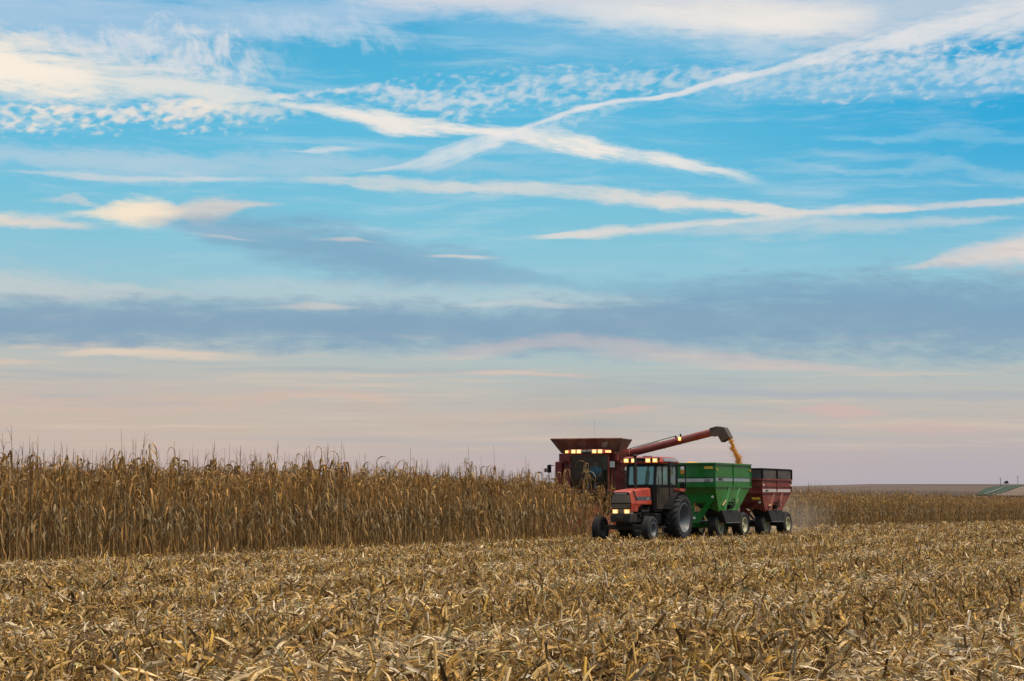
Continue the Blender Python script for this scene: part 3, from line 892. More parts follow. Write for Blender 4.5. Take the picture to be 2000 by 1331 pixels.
def field_points(density, y0, y1, margin=1.10):
    """random points of the cut ground between two distances, a little wider than the view"""
    half, side = .2868 * 1.04, 7.
    wmax = half * y1 + side
    n = int(2 * wmax * (y1 - y0) * density)
    y = rng.uniform(y0, y1, n); x = rng.uniform(-wmax, wmax, n)
    k = (np.abs(x) < half * y + side) & ((np.abs(x) < half * y) | (rng.random(n) < .38))      # thinner beyond the sides of the view
    P = np.column_stack([x[k], y[k]]); rel = P - EDGE0
    v, t = rel @ NRM, rel @ ROW
    cut = (v > -.1) | ((v > -4.3) & (t > T_HEAD + 9))
    return P[cut], v[cut]

def pale_strip(v):
    ph = ((v - 20.2) % 4.57) / 4.57
    return np.exp(-((np.minimum(ph, 1 - ph)) / .19) ** 2)

def wave(v, P):
    """residue lies in windrows along the rows: heavy behind each pass, thin in the wheel lanes"""
    heavy = pale_strip(v)
    wob = .5 + .5 * np.sin(P[:, 0] * .9 + 1.7 * np.sin(P[:, 1] * .55)) * np.sin(P[:, 1] * .7 + P[:, 0] * .35)
    return .12 + .42 * heavy + .55 * wob ** 1.5

allV, allF, allC, base = [], [], [], 0
SMALL = litter_variants(1, 46); 
for (dens, y0, y1, smin, smax) in ((460, 12.0, 20, .45, 1.2), (330, 20, 32, .45, 1.12), (230, 32, 52, .5, 1.05), (100, 52, 85, .65, 1.25), (15, 85, 200, 1.3, 2.3)):
    P, v = field_points(dens, y0, y1)
    w = wave(v, P)
    t = (P - EDGE0) @ ROW
    lane = np.where((np.abs(np.abs(v - 3.9) - 1.0) < .55) & (t > 25) & (t < 60), .25, 1.)   # pressed flat by the wheels
    drop = (lane < 1) & (rng.random(len(P)) < .55); P, v, w, lane = P[~drop], v[~drop], w[~drop], lane[~drop]
    k = rng.random(len(P)) < .62 + .4 * w; P, v, w, lane = P[k], v[k], w[k], lane[k]
    z = land(P[:, 0], P[:, 1]) + rng.random(len(P)) ** .75 * (.02 + .14 * w) * lane - .01
    vv, ff, cc = scatter(P, z, SMALL, smin, smax, .30, .20, pale_strip(v + .25 * np.sin(P[:, 1] * .8)) * rng.uniform(.4, 1.2, len(P)))
    # paler chopped husks lie on top of the windrows, darker soil-stained pieces in the lanes
    for a, f, c in zip(vv, ff, cc):
        allV.append(a); allF.append(f + base); allC.append(c)
    base += sum(len(a) for a in vv)
residue = mass('corn_residue', np.concatenate(allV), np.concatenate(allF), np.concatenate(allC), LITTER)
tag(residue, 'thick mat of chopped corn leaves husks and stalks over the cut ground', 'corn residue', kind='stuff')

# stubble: cut stalks still rooted in their rows
allV, allF, allC, base = [], [], [], 0
vars_ = []
for i in range(16):
    r = np.random.default_rng(700 + i)
    h = r.uniform(.10, .34)
    s = Soup()
    l = r.normal(0, .18, 2)
    V, F = stick([(0, 0, -.03), (l[0] * h * .5, l[1] * h * .5, h * .5), (l[0] * h, l[1] * h, h)], [.013, .012, .0115], 6)
    s.add(V, F, (0, 0, 0))
    for k in range(r.integers(1, 4)):
        az = r.uniform(0, 6.28); z = r.uniform(.05, 1) * h
        V, F = ribbon((l[0] * z, l[1] * z, z), (math.cos(az), math.sin(az), r.uniform(-.4, 1.6)), r.uniform(.08, .22), r.uniform(.02, .045), r.uniform(3, 10), r.normal(0, 1.5), 3, r)
        V[:, 2] = np.maximum(V[:, 2], .01); s.add(V, F, (0, 0, 0))
    vars_.append(s.arrays()[:2])
tmax = 70
rows = np.arange(.3, 44, ROWSP)
Ps = []
for v in rows:
    t = np.arange(-30, tmax, .2); t = t + rng.normal(0, .05, len(t))
    P = EDGE0 + np.outer(t, ROW) + np.outer(v + rng.normal(0, .04, len(t)), NRM)
    k = (P[:, 1] > 12.) & (np.abs(P[:, 0]) < .30 * P[:, 1] + 6) & (rng.random(len(P)) < .62)
    Ps.append(P[k])
P = np.concatenate(Ps)
which = rng.integers(len(vars_), size=len(P))
for k, (V, F) in enumerate(vars_):
    Q = P[which == k]; n = len(Q)
    a = rng.uniform(0, 6.28, n); s = rng.uniform(.8, 1.15, n)
    ca, sa = np.cos(a) * s, np.sin(a) * s
    tl = rng.normal(0, .2, (n, 2))
    X_ = V[None, :, 0] * ca[:, None] - V[None, :, 1] * sa[:, None] + tl[:, :1] * V[None, :, 2]
    Y_ = V[None, :, 0] * sa[:, None] + V[None, :, 1] * ca[:, None] + tl[:, 1:] * V[None, :, 2]
    W = np.stack([X_ + Q[:, :1], Y_ + Q[:, 1:], V[None, :, 2] * s[:, None] + land(Q[:, 0], Q[:, 1])[:, None]], -1).reshape(-1, 3)
    c = PAL[rng.choice(len(PAL), n, p=PW / PW.sum())] * rng.uniform(.6, 1.1, (n, 1))
    allV.append(W); allF.append((F[None] + (np.arange(n) * len(V))[:, None, None]).reshape(-1, 4) + base); allC.append(np.repeat(c, len(V), 0)); base += len(W)
keepC = np.concatenate(allC)
stub = mass('corn_stubble', np.concatenate(allV), np.concatenate(allF), np.concatenate(allC), LITTER)
tag(stub, 'short cut corn stalks standing in rows among the residue', 'stubble', kind='stuff')

# ------------------------------------------------------------------ machinery
RUB = rubber()
BLACK = paint('black_paint', (.006, .006, .007), .5, 0., spec=.3)
DARK = paint('dark_iron', (.012, .012, .013), .6, .07, spec=.35)
ORANGE = paint('orange_paint', (.36, .036, .018), .36, .08, fade=(.38, .060, .034))
SILVER = paint('silver_rim', (.075, .105, .14), .3, .10)
CREAM_RIM = paint('cream_rim', (.36, .38, .24), .45, .22)
GREEN = paint('green_paint', (.002, .125, .006), .25, .04, spec=.6, fade=(.006, .15, .03), scale=1.1)
MAROON = paint('faded_red_paint', (.15, .015, .012), .40, .10, fade=(.19, .038, .030))
CREDRED = paint('combine_red', (.19, .020, .018), .40, .15, fade=(.22, .036, .030))
TANKRED = paint('dull_tank_red', (.13, .035, .026), .6, .5)
WHITE_P = paint('white_stripe', (.46, .48, .49), .4, .2)
GREYP = paint('grey_panel', (.16, .18, .22), .4, .25)
YEL = paint('yellow_sticker', (.75, .47, .03), .45, .1)
SIGNW = paint('white_marker', (.75, .76, .70), .35, .05)
AMBER = paint('amber_lens', (.62, .25, .03), .2, .03)
TEAL = glass('tinted_glass', (.48, .95, .84), .22, .26)
SMOKED = glass('smoked_glass', (.84, .86, .76), .03, .02)
HOT = lamp_mat('lit_lamp', (1., .66, .21), 2.4)
RIMGLOW = lamp_mat('lamp_glow_rim', (1., .36, .015), .95)  # halo around a lit lamp, put into an emissive rim
ORLAMP = lamp_mat('orange_lamp', (1., .38, .05), 2.6)
TARP = paint('dark_mesh', (.035, .038, .044), .7, .2)
RUBBERGREY = paint('grey_boot', (.040, .036, .034), .6, .2)
HUBM = paint('hub_grey', (.022, .021, .021), .5, .2)
STEEL = metal('bare_steel', (.35, .35, .36), .4, .9)
CABGREY = paint('cab_grey', (.013, .012, .011), .6, .10, spec=.3)
STRIPE = paint('dark_stripe', (.040, .056, .075), .35, .12)
SEATM = paint('seat_vinyl', (.045, .045, .05), .6, .1)

def wheel(parent, x, y, r, w, rim_r, out, tyre_mat, rim_mat, lugs=0, ribs=0, dish=.10):
    """wheel > tyre, rim; out = +1 or -1, the side its dish faces"""
    h = w / 2
    e = empty('wheel', (x, y, r)); e.parent = parent
    sh = r * .075
    prof = [(-h * .80, rim_r), (-h * .98, rim_r + (r - rim_r) * .35), (-h, rim_r + (r - rim_r) * .62), (-h * .90, r - sh * .9), (-h * .72, r - sh * .25)]
    if ribs:
        xs = np.linspace(-h * .66, h * .66, ribs * 2)
        for i, a in enumerate(xs): prof += [(a, r)] if True else []
        P2 = []
        for i in range(ribs):
            a0, a1 = xs[2 * i], xs[2 * i + 1]
            P2 += [(a0, r - .018), (a0 + .004, r), (a1 - .004, r), (a1, r - .018)]
        prof = prof[:5] + P2
    else:
        prof += [(-h * .35, r), (h * .35, r)]
    prof += [(h * .72, r - sh * .25), (h * .90, r - sh * .9), (h, rim_r + (r - rim_r) * .62), (h * .98, rim_r + (r - rim_r) * .35), (h * .80, rim_r)]
    if lugs:
        base = [(a, q - .045 if q > r - sh * 1.5 else q) for a, q in prof]
        mb = MB().revolve(base, (0, 0, 0), 64)
        for k in range(lugs):
            for sd in (-1, 1):
                t0 = 2 * math.pi * (k + (.5 if sd > 0 else 0)) / lugs
                A, B = [], []
                for (a, da) in ((.02, 0.), (.55, .20), (.97, .33)):
                    for (dt, rr) in ((-.040, -.06), (.040, -.06), (.030, 0), (-.030, 0)):
                        t = t0 + da * .62 + dt
                        rad = r + rr - (.05 if a > .9 else 0.)
                        A.append((rad * math.cos(t), sd * a * h, rad * math.sin(t)))
                mb.loft([A[0:4], A[4:8], A[8:12]])
        mb.build('tyre', tyre_mat, e, smooth=False)
    else:
        MB().revolve(prof, (0, 0, 0), 56).build('tyre', tyre_mat, e, smooth=True)
    o = out
    rp = [(o * h * .86, rim_r + .012), (o * h * .92, rim_r + .022), (o * h * .95, rim_r - .005), (o * h * .80, rim_r - .03), (o * (h * .80 - dish * .6), rim_r * .80),
          (o * (h * .80 - dish), rim_r * .70), (o * (h * .80 - dish), rim_r * .34), (o * (h * .80 - dish + .05), rim_r * .30), (o * (h * .80 - dish + .05), .001),
          (o * (h * .80 - dish - .03), .001), (o * (h * .80 - dish - .03), rim_r * .7), (-o * h * .8, rim_r * .94), (-o * h * .86, rim_r + .012)]
    mb = MB().revolve(rp, (0, 0, 0), 40)
    mb.build('rim', rim_mat, e, smooth=True)
    hb = MB()
    hb.tube([(0, o * (h * .8 - dish), 0), (0, o * (h * .8 - dish + .09), 0)], [rim_r * .2, rim_r * .16], 14)
    hb.tube([(0, o * (h * .8 - dish - .01), 0), (0, o * (h * .8 - dish + .012), 0)], rim_r * .78, 28)
    for k in range(8):
        t = k * math.pi / 4
        c = (rim_r * .42 * math.cos(t), o * (h * .8 - dish), rim_r * .42 * math.sin(t))
        hb.tube([c, (c[0], c[1] + o * .035, c[2])], rim_r * .05, 6)
    hb.build('hub', CREAM_RIM if rim_mat is CREAM_RIM else HUBM, e)
    return e

def lamp(parent, c, fwd, w, h, name='work_light', side=None):
    """square lamp: housing, glowing reflector rim and hot lens; side = direction of its width"""
    f = Vector(fwd).normalized(); sd = Vector(side or (0, 1, 0)); sd = (sd - f * sd.dot(f)).normalized(); up = sd.cross(f).normalized()
    if up.z < 0: up = -up
    c = Vector(c)
    def fr(a, b, d): return c + sd * a + up * b + f * d
    hs = MB().hexa([fr(-w / 2, -h / 2, 0), fr(w / 2, -h / 2, 0), fr(w / 2, h / 2, 0), fr(-w / 2, h / 2, 0)],
                   [fr(-w * .36, -h * .36, -.09), fr(w * .36, -h * .36, -.09), fr(w * .36, h * .36, -.09), fr(-w * .36, h * .36, -.09)])
    o = hs.build(name, BLACK, parent)
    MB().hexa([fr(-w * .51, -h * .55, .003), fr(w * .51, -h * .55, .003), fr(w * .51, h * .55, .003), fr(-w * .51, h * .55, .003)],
              [fr(-w * .49, -h * .52, .012), fr(w * .49, -h * .52, .012), fr(w * .49, h * .52, .012), fr(-w * .49, h * .52, .012)]).build('glow_or_reflector', RIMGLOW, o)  # added orange rim that stands in for the glow around the lens
    MB().hexa([fr(-w * .29, -h * .30, .013), fr(w * .29, -h * .30, .013), fr(w * .29, h * .30, .013), fr(-w * .29, h * .30, .013)],
              [fr(-w * .27, -h * .28, .028), fr(w * .27, -h * .28, .028), fr(w * .27, h * .28, .028), fr(-w * .27, h * .28, .028)]).build('lens', HOT, o)
    return o

def pane(parent, P, mat, name='window', th=.012):
    P = [Vector(p) for p in P]
    n = (P[1] - P[0]).cross(P[2] - P[0]).normalized() * th
    return MB().hexa([p - n / 2 for p in P], [p + n / 2 for p in P]).build(name, mat, parent)

# ================================================================== tractor (x forward, y to its left, origin under the front axle)
TC = (3.88, 61.7)
def tractor():
    g = float(land(*TC))
    T = empty('tractor', (*TC, g), HEADING)
    tag(T, 'orange two wheel drive farm tractor with lit lamps pulling the green wagon', 'tractor')
    # running gear
    for s in (1, -1): wheel(T, 0, s * .93, .46, .29, .24, s, RUB, SILVER, ribs=4, dish=.13)
    for s in (1, -1): wheel(T, -2.62, s * .93, .83, .47, .51, s, RUB, SILVER, lugs=22, dish=.30)
    MB().bar((0, -.80, .52), (0, .80, .52), .13, .13).tube([(0, -.8, .52), (0, -.93, .46)], .06, 8).tube([(0, .8, .52), (0, .93, .46)], .06, 8) \
        .bar((.05, .25, .6), (-.1, .78, .58), .05, .05).bar((.05, -.25, .6), (-.1, -.78, .58), .05, .05).build('front_axle', DARK, T, .01)
    MB().bar((-2.62, -.95, .83), (-2.62, .95, .83), .24, .24).box(-3.05, -2.25, -.32, .32, .55, 1.2).build('rear_axle', DARK, T, .02)
    ch = MB().box(-2.4, .2, -.24, .24, .62, .98).box(-1.9, -1.2, -.34, .34, .58, 1.25)
    ch.prism([(.33, .70), (.33, 1.02), (-.15, 1.02), (-.6, .88), (-.6, .70)], 'y', -.33, .33)
    ch.box(-.95, -.62, .24, .46, .55, .9)
    ch.build('chassis', DARK, T, .015)
    en = MB().box(-1.35, -.35, -.27, .27, .98, 1.34)
    for i in range(6): en.tube([(-.45 - i * .15, .27, 1.18), (-.45 - i * .15, .34, 1.16)], .045, 8)
    en.tube([(-.5, .36, 1.06), (-1.15, .36, 1.06)], .07, 10).tube([(-.42, .30, .95), (-.42, .42, .95)], .09, 10).box(-1.1, -.7, .28, .40, .9, 1.0)
    en.build('engine', BLACK, T)
    tk = MB().box(-2.15, -1.35, .36, .80, .50, .56).box(-2.1, -1.4, .60, .82, .28, .31).bar((-1.45, .80, .3), (-1.45, .80, .55), .04, .04).bar((-2.05, .80, .3), (-2.05, .80, .55), .04, .04)
    tk.build('step', DARK, T)
    MB().box(-2.1, -1.3, .34, .62, .60, 1.0).build('fuel_tank', BLACK, T, .05)
    # hood: tapered box, higher at the back; lower front corner panel each side
    hw0, hw1 = .335, .40
    def ring(x, wt, wm, zt, zm, zb):
        return [(x, -wm, zb), (x, -wm, zm), (x, -wt, zt - .035), (x, -wt + .07, zt), (x, wt - .07, zt), (x, wt, zt - .035), (x, wm, zm), (x, wm, zb)]
    hd = MB().loft([ring(.30, .315, .385, 1.74, 1.36, 1.33), ring(.16, .335, .39, 1.79, 1.36, 1.32), ring(-.5, .355, .40, 1.835, 1.36, 1.31), ring(-1.38, .375, .415, 1.89, 1.36, 1.30)])
    for s in (1, -1):
        A = [(.30, s * .388, 1.33), (.27, s * .35, 1.06), (-.30, s * .36, 1.06), (-.32, s * .37, 1.2), (-.66, s * .395, 1.33)]
        B = [(a, b - s * .06, c) for a, b, c in A]
        hd.hexa(A, B)
    hood = hd.build('hood', ORANGE, T, .012)
    for s in (1, -1):
        # sloping black slot and the dark stripe along each flank
        f = lambda x, z: s * (.40 + (.355 - .40) * max(0, (z - 1.36) / .44) + (-.5 - x) * .012 * 1.2 + .006)
        pl = MB().hexa([(.07, f(.07, 1.79) - s * .012, 1.785), (-.03, f(-.03, 1.79) - s * .012, 1.79), (-.20, f(-.2, 1.46), 1.455), (-.06, f(-.06, 1.46), 1.455)],
                       [(.07, f(.07, 1.79) - s * .03, 1.785), (-.03, f(-.03, 1.79) - s * .03, 1.79), (-.20, f(-.2, 1.46) - s * .03, 1.455), (-.06, f(-.06, 1.46) - s * .03, 1.455)])
        pl.build('air_slot', BLACK, hood)
        st = MB().hexa([(-.205, f(-.2, 1.58), 1.58), (-1.375, f(-1.375, 1.58), 1.585), (-1.375, f(-1.375, 1.46), 1.46), (-.205, f(-.2, 1.46), 1.458)],
                       [(-.205, f(-.2, 1.58) - s * .02, 1.58), (-1.375, f(-1.375, 1.58) - s * .02, 1.585), (-1.375, f(-1.375, 1.46) - s * .02, 1.46), (-.205, f(-.2, 1.46) - s * .02, 1.458)])
        st.build('stripe', STRIPE, hood)
        if s > 0: lettering('9150', .105, WHITE_P, hood, (-1.08, f(-1.08, 1.52) + .004, 1.505), (-1, 0, 0), (0, 0, 1), width=1.15)
    # grille: framed slatted trapezoid that widens to a crease and narrows below it
    gr = MB().hexa([(.302, -.30, 1.725), (.302, .30, 1.725), (.302, .378, 1.345), (.302, -.378, 1.345)], [(.33, -.29, 1.715), (.33, .29, 1.715), (.345, .368, 1.345), (.345, -.368, 1.345)])
    gr.hexa([(.302, -.378, 1.343), (.302, .378, 1.343), (.285, .31, 1.16), (.285, -.31, 1.16)], [(.345, -.368, 1.343), (.345, .368, 1.343), (.315, .30, 1.165), (.315, -.30, 1.165)])
    grille = gr.build('grille', BLACK, T)
    sl = MB()
    GRL = paint('grille_slat', (.17, .148, .122), .55, .3)
    for i in range(25):
        u = -1 + 2 * i / 24
        sl.bar((.336, u * .285, 1.635), (.35, u * .345, 1.365), .017, .014)
        sl.bar((.35, u * .345, 1.325), (.322, u * .29, 1.18), .017, .014)
    sl.build('slats', GRL, grille)
    lettering('DEUTZ-ALLIS', .073, SIGNW, grille, (.338, 0, 1.675), (0, 1, 0), (0, 0, 1), width=1.02)
    MB().prism([(.31, 1.155), (.29, .98), (.05, .98), (.05, 1.155)], 'y', -.34, .34).build('lamp_panel', GRL, T, .01)
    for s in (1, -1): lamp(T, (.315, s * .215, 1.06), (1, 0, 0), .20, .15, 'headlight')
    MB().box(.05, .38, -.37, .37, .70, .972).box(.38, .44, -.12, .12, .74, .9).build('front_weight', DARK, T, .02)
    # exhaust with rain cap
    ex = MB().tube([(-.92, 0, 1.84), (-.92, 0, 2.05), (-.92, 0, 2.06), (-.92, 0, 2.62)], [.045, .045, .072, .072], 12).tube([(-.92, 0, 2.62), (-.92, 0, 2.95)], .042, 10)
    exo = ex.build('exhaust_pipe', DARK, T, smooth=True)
    MB().tube([(-.90, 0, 2.95), (-.90, 0, 3.0), (-.90, 0, 3.06)], [.05, .09, .05], 10).build('rain_cap', BLACK, exo)
    # cab: six posts, glass all round, dark base, roof with lamps
    zb, zt = 1.97, 2.66
    FL, FR = lambda z: (-1.42 - (z - zb) * .12, .52, z), lambda z: (-1.42 - (z - zb) * .12, -.52, z)
    ML, MR = lambda z: (-2.12, .77, z), lambda z: (-2.12, -.77, z)
    BL, BR = lambda z: (-2.82, .77, z), lambda z: (-2.82, -.77, z)
    cab = MB().hexa([(-1.40, -.53, 1.05), (-1.40, .53, 1.05), (-2.1, .78, 1.05), (-2.84, .78, 1.25), (-2.84, -.78, 1.25), (-2.1, -.78, 1.05)],
                    [(-1.40, -.53, 1.955), (-1.40, .53, 1.955), (-2.1, .78, 1.955), (-2.84, .78, 1.955), (-2.84, -.78, 1.955), (-2.1, -.78, 1.955)])
    cabo = cab.build('cab', BLACK, T, .02)
    po = MB()
    for f, w in ((FL, .085), (FR, .085), (ML, .095), (MR, .095), (BL, .08), (BR, .08)): po.bar(f(zb - .03), f(zt + .16), w, w)
    po.bar((-1.78, .65, zb), (-1.80, .65, zt), .04, .05)
    for a, b in ((FL, FR), (FL, ML), (ML, BL), (FR, MR), (MR, BR), (BL, BR)): po.bar(a(zb), b(zb), .07, .07); po.bar(a(zt + .05), b(zt + .05), .07, .14)
    po.build('cab_frame', BLACK, cabo)
    for a, b in ((FL, FR), (FL, ML), (ML, BL), (FR, MR), (MR, BR), (BL, BR)): pane(cabo, [a(zb + .03), b(zb + .03), b(zt), a(zt)], TEAL)
    # roof
    def rr(z, x0, x1, w0, w1): return [(x0, -w0, z), (x0, w0, z), (x1, w1, z), (x1, -w1, z)]
    roof = MB().loft([rr(2.735, -1.44, -2.98, .74, .80), rr(2.80, -1.40, -3.0, .775, .82), rr(2.96, -1.54, -2.92, .70, .70), rr(2.985, -1.62, -2.85, .62, .62)]).build('roof', ORANGE, cabo, .015)
    MB().hexa([(-1.62, .803, 2.822), (-2.93, .822, 2.822), (-2.90, .735, 2.945), (-1.68, .735, 2.945)], [(-1.62, .79, 2.81), (-2.93, .81, 2.81), (-2.9, .70, 2.94), (-1.68, .70, 2.94)]).build('roof_panel', GREYP, roof)
    MB().prism([(-1.412, 2.76), (-1.40, 2.93), (-1.5, 2.95), (-1.5, 2.76)], 'y', -.69, .69).build('lamp_bar', BLACK, roof)
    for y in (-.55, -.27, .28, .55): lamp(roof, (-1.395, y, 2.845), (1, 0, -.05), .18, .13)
    MB().box(-2.0, -1.8, -.1, .2, 2.98, 3.02).build('roof_hatch', BLACK, roof, .01)
    for s in (1, -1):
        a, b = sorted((s * .785, s * .80))
        MB().box(-2.78, -2.14, a, b, 1.30, 1.90).build('door_panel', CABGREY, cabo, .01)
        MB().hexa([(-1.46, s * .565, 1.15), (-2.04, s * .775, 1.15), (-2.04, s * .775, 1.90), (-1.46, s * .565, 1.90)],
                  [(-1.455, s * .58, 1.15), (-2.035, s * .79, 1.15), (-2.035, s * .79, 1.90), (-1.455, s * .58, 1.90)]).build('door', CABGREY, cabo)
        MB().tube([(-1.44, s * .60, 1.2), (-1.44, s * .66, 1.25), (-1.44, s * .66, 2.3), (-1.44, s * .58, 2.35)], .014, 6).build('grab_rail', DARK, cabo)
    # inside: seat, steering column and wheel
    MB().box(-2.55, -2.1, -.25, .25, 1.75, 2.0).prism([(-2.6, 1.95), (-2.45, 1.95), (-2.55, 2.5), (-2.66, 2.5)], 'y', -.22, .22).build('seat', SEATM, cabo, .04)
    sw = MB().tube([(-1.5, 0, 1.75), (-1.72, 0, 2.1)], .03, 8)
    ring_ = [(-1.74 + .17 * math.cos(a) * .85, .19 * math.sin(a), 2.13 + .17 * math.cos(a) * .5) for a in np.linspace(0, 2 * math.pi, 25)]
    sw.tube(ring_, .016, 6)
    sw.build('steering_wheel', BLACK, cabo)
    MB().box(-1.62, -1.42, -.3, .3, 1.9, 2.03).build('dashboard', BLACK, cabo, .02)
    # rear fenders, lamps on their posts, mirror
    for s in (1, -1):
        arc = [R(a) for a in range(20, 171, 10)]
        o_ = [(-2.62 + .93 * math.cos(a), .83 + .93 * math.sin(a)) for a in arc]; i_ = [(-2.62 + .90 * math.cos(a), .83 + .90 * math.sin(a)) for a in reversed(arc)]
        fb = MB()
        for k in range(len(arc) - 1):
            q = [o_[k], o_[k + 1], i_[len(arc) - 2 - k], i_[len(arc) - 1 - k]]
            fb.prism(q, 'y', s * .70, s * 1.04)
        fn = fb.build('fender', BLACK, T)
        MB().box(-2.95, -2.50, min(s * .78, s * 1.06), max(s * .78, s * 1.06), 1.765, 1.86).build('fender_cap', ORANGE, fn, .015)
        if s > 0:
            hz = MB().bar((-2.86, 1.11, 1.82), (-2.86, 1.11, 2.72), .035, .035).bar((-2.86, .78, 2.69), (-2.86, 1.11, 2.69), .03, .03).build('lamp_post', BLACK, T)
            MB().box(-2.87, -2.81, .93, 1.07, 2.36, 2.665).build('hazard_lamp', BLACK, hz, .03)
            MB().prism([(.94, 2.53), (.94, 2.62), (.965, 2.655), (1.035, 2.655), (1.06, 2.62), (1.06, 2.53)], 'x', -2.815, -2.795).build('lens', SIGNW, hz)
            MB().prism([(.94, 2.52), (.94, 2.41), (.965, 2.375), (1.035, 2.375), (1.06, 2.41), (1.06, 2.52)], 'x', -2.815, -2.793).build('lens', AMBER, hz)
            MB().tube([(-2.92, 1.0, 1.98), (-2.80, 1.0, 1.98)], [.07, .11], 14).bar((-2.86, 1.0, 1.85), (-2.86, 1.0, 1.95), .04, .04).build('rear_work_light', BLACK, T, smooth=True)
    MB().bar((-2.9, 0, .55), (-3.55, 0, .50), .09, .05).build('drawbar', DARK, T)
    return T
tractor()

# ================================================================== gravity wagons (x forward, origin under the middle of the box)
AX = np.array((-ROW[0], -ROW[1])); LEFT = np.array((NRM[0], NRM[1]))
def place(q, y=0.):
    p = np.array(TC) - AX * q + LEFT * y
    return float(p[0]), float(p[1])

def wagon(label, q0, q1, ztop, zfold, qf, qr, body, extension, stripe_front, stripe_side, word, number, door_q):
    mid = (q0 + q1) / 2; hl = (q1 - q0) / 2; W = 1.2
    x, y = place(mid); g = float(land(x, y))
    Wg = empty('grain_wagon', (x, y, g), HEADING)
    tag(Wg, label, 'grain wagon', 'gravity grain wagons in tow')
    fx, rx = mid - qf, mid - qr
    for xx in (fx, rx):
        for s in (1, -1): wheel(Wg, xx, s * .90, .50, .40, .275, s, RUB, CREAM_RIM, ribs=5, dish=.08)
    ru = MB().bar((fx, -.75, .5), (fx, .75, .5), .14, .16).bar((rx, -.75, .5), (rx, .75, .5), .14, .16).bar((rx - .2, 0, .55), (fx + .2, 0, .55), .16, .2)
    ru.bar((fx + .1, -.3, .52), (hl + .25, 0, .5), .1, .1).bar((fx + .1, .3, .52), (hl + .25, 0, .5), .1, .1).bar((hl + .2, 0, .5), (hl + .95, 0, .5), .1, .1)
    ru.build('running_gear', DARK if extension else body, Wg, .01)
    # hopper shell: open box above the fold, sloping sheets below running to a door on the left side
    d0, d1 = mid - door_q[0], mid - door_q[1]         # front and rear end of the door line
    zb = 1.02
    t = .03
    hop = MB()
    top = [(hl, -W), (hl, W), (-hl, W), (-hl, -W)]
    hop.box(hl - t, hl, -W, W, zfold, ztop).box(-hl, -hl + t, -W, W, zfold, ztop).box(-hl + t, hl - t, W - t, W, zfold, ztop).box(-hl + t, hl - t, -W, -W + t, zfold, ztop)
    low = [(d0 - .85, .45, zb), (d0, W - .02, zb), (d1, W - .02, zb), (d1, .45, zb)]
    hop.loft([[(hl, -W, zfold), (hl, W, zfold), (-hl, W, zfold), (-hl, -W, zfold)], low])
    shell = hop.build('hopper', body, Wg)
    # rims and stiffening ribs
    tr = MB()
    for (a, b) in (((hl + .02, -W - .02), (hl + .02, W + .02)), ((hl + .02, W + .02), (-hl - .02, W + .02)), ((-hl - .02, W + .02), (-hl - .02, -W - .02)), ((-hl - .02, -W - .02), (hl + .02, -W - .02))):
        tr.bar((*a, ztop - .02), (*b, ztop - .02), .07, .06)
        tr.bar((*a, zfold), (*b, zfold), .05, .05)
    zs = ztop - (.50 if not extension else .28)
    tr.bar((hl + .012, W + .012, zs), (-hl - .012, W + .012, zs), .03, .035).bar((hl + .012, -W, zs), (hl + .012, W, zs), .03, .03)
    for xx in (hl + .005, 0., -hl - .005): tr.bar((xx, W + .01, zfold + .03), (xx, W + .01, ztop - .06), .04, .035)
    for k in (.36, .64):                              # folded gussets on the sloping side
        xa = hl - 2 * hl * k; xb = d0 + (d1 - d0) * (.22 if k < .5 else .72)
        tr.hexa([(xa - .04, W + .002, zfold - .03), (xa + .04, W + .002, zfold - .03), (xb + .05, W - .01, zb + .05), (xb - .05, W - .01, zb + .05)],
                [(xa - .02, W + .10, zfold - .05), (xa + .02, W + .10, zfold - .05), (xb + .02, W + .09, zb + .05), (xb - .02, W + .09, zb + .05)])
    tr.build('ribs', body, shell)
    # decal bands, lettering, markers
    if stripe_front:
        MB().box(hl, hl + .006, -W + .08, W - .07, zs - .20, zs - .075).build('stripe', WHITE_P, shell)
        if number: lettering(number, .13, BLACK, shell, (hl + .009, W - .32, zs - .155), (0, 1, 0), (0, 0, 1), width=1.25, shear=.25)
    sy0, sy1 = stripe_side
    for a, b in ((hl - .06, .05), (-.05, -hl + .06)):
        MB().box(b, a, W, W + .007, sy0, sy1).build('stripe', WHITE_P if extension else GREYSTRIPE, shell)
    lettering(word, (sy1 - sy0) * .95, BLACK, shell, (hl - .55, W + .012, (sy0 + sy1) / 2 - .01), (-1, 0, 0), (0, 0, 1), width=1.0)
    ms = MB().box(hl, hl + .012, W - .42, W - .08, (ztop - .22) if not extension else 1.50, (ztop - .13) if not extension else 1.58)
    ms.build('warning_sticker', YEL, shell)
    for xx, zz in ((hl - .12, ztop - .24), (-hl + .12, ztop - .24)):
        MB().tube([(xx, W + .02, zz), (xx, W + .05, zz)], .045, 10).build('marker_lamp', AMBER if not extension else SIGNW, shell)
    for k in (.24, .76):
        xa = hl - 2 * hl * (.30 if k < .5 else .62); xb = d0 + (d1 - d0) * (.12 if k < .5 else .80)
        A, B = Vector((xa, W + .035, zfold - .45)), Vector((xb, W + .03, zb + .22))
        MB().bar(A.lerp(B, .25 if k < .5 else .1), A.lerp(B, .95), .03, .05).build('reflector_strip', TANST, shell)
    # wheel that opens the door, and the dark chute under it
    dm = (d0 + d1) / 2
    hwm = MB().tube([(dm, W, zb + .34), (dm, W + .2, zb + .34)], .03, 8)
    hwm.tube([(dm + .17 * math.cos(a), W + .2, zb + .34 + .17 * math.sin(a)) for a in np.linspace(0, 2 * math.pi, 21)], .02, 6)
    for a in (0, 2.1, 4.2): hwm.bar((dm, W + .2, zb + .34), (dm + .17 * math.cos(a), W + .2, zb + .34 + .17 * math.sin(a)), .025, .025)
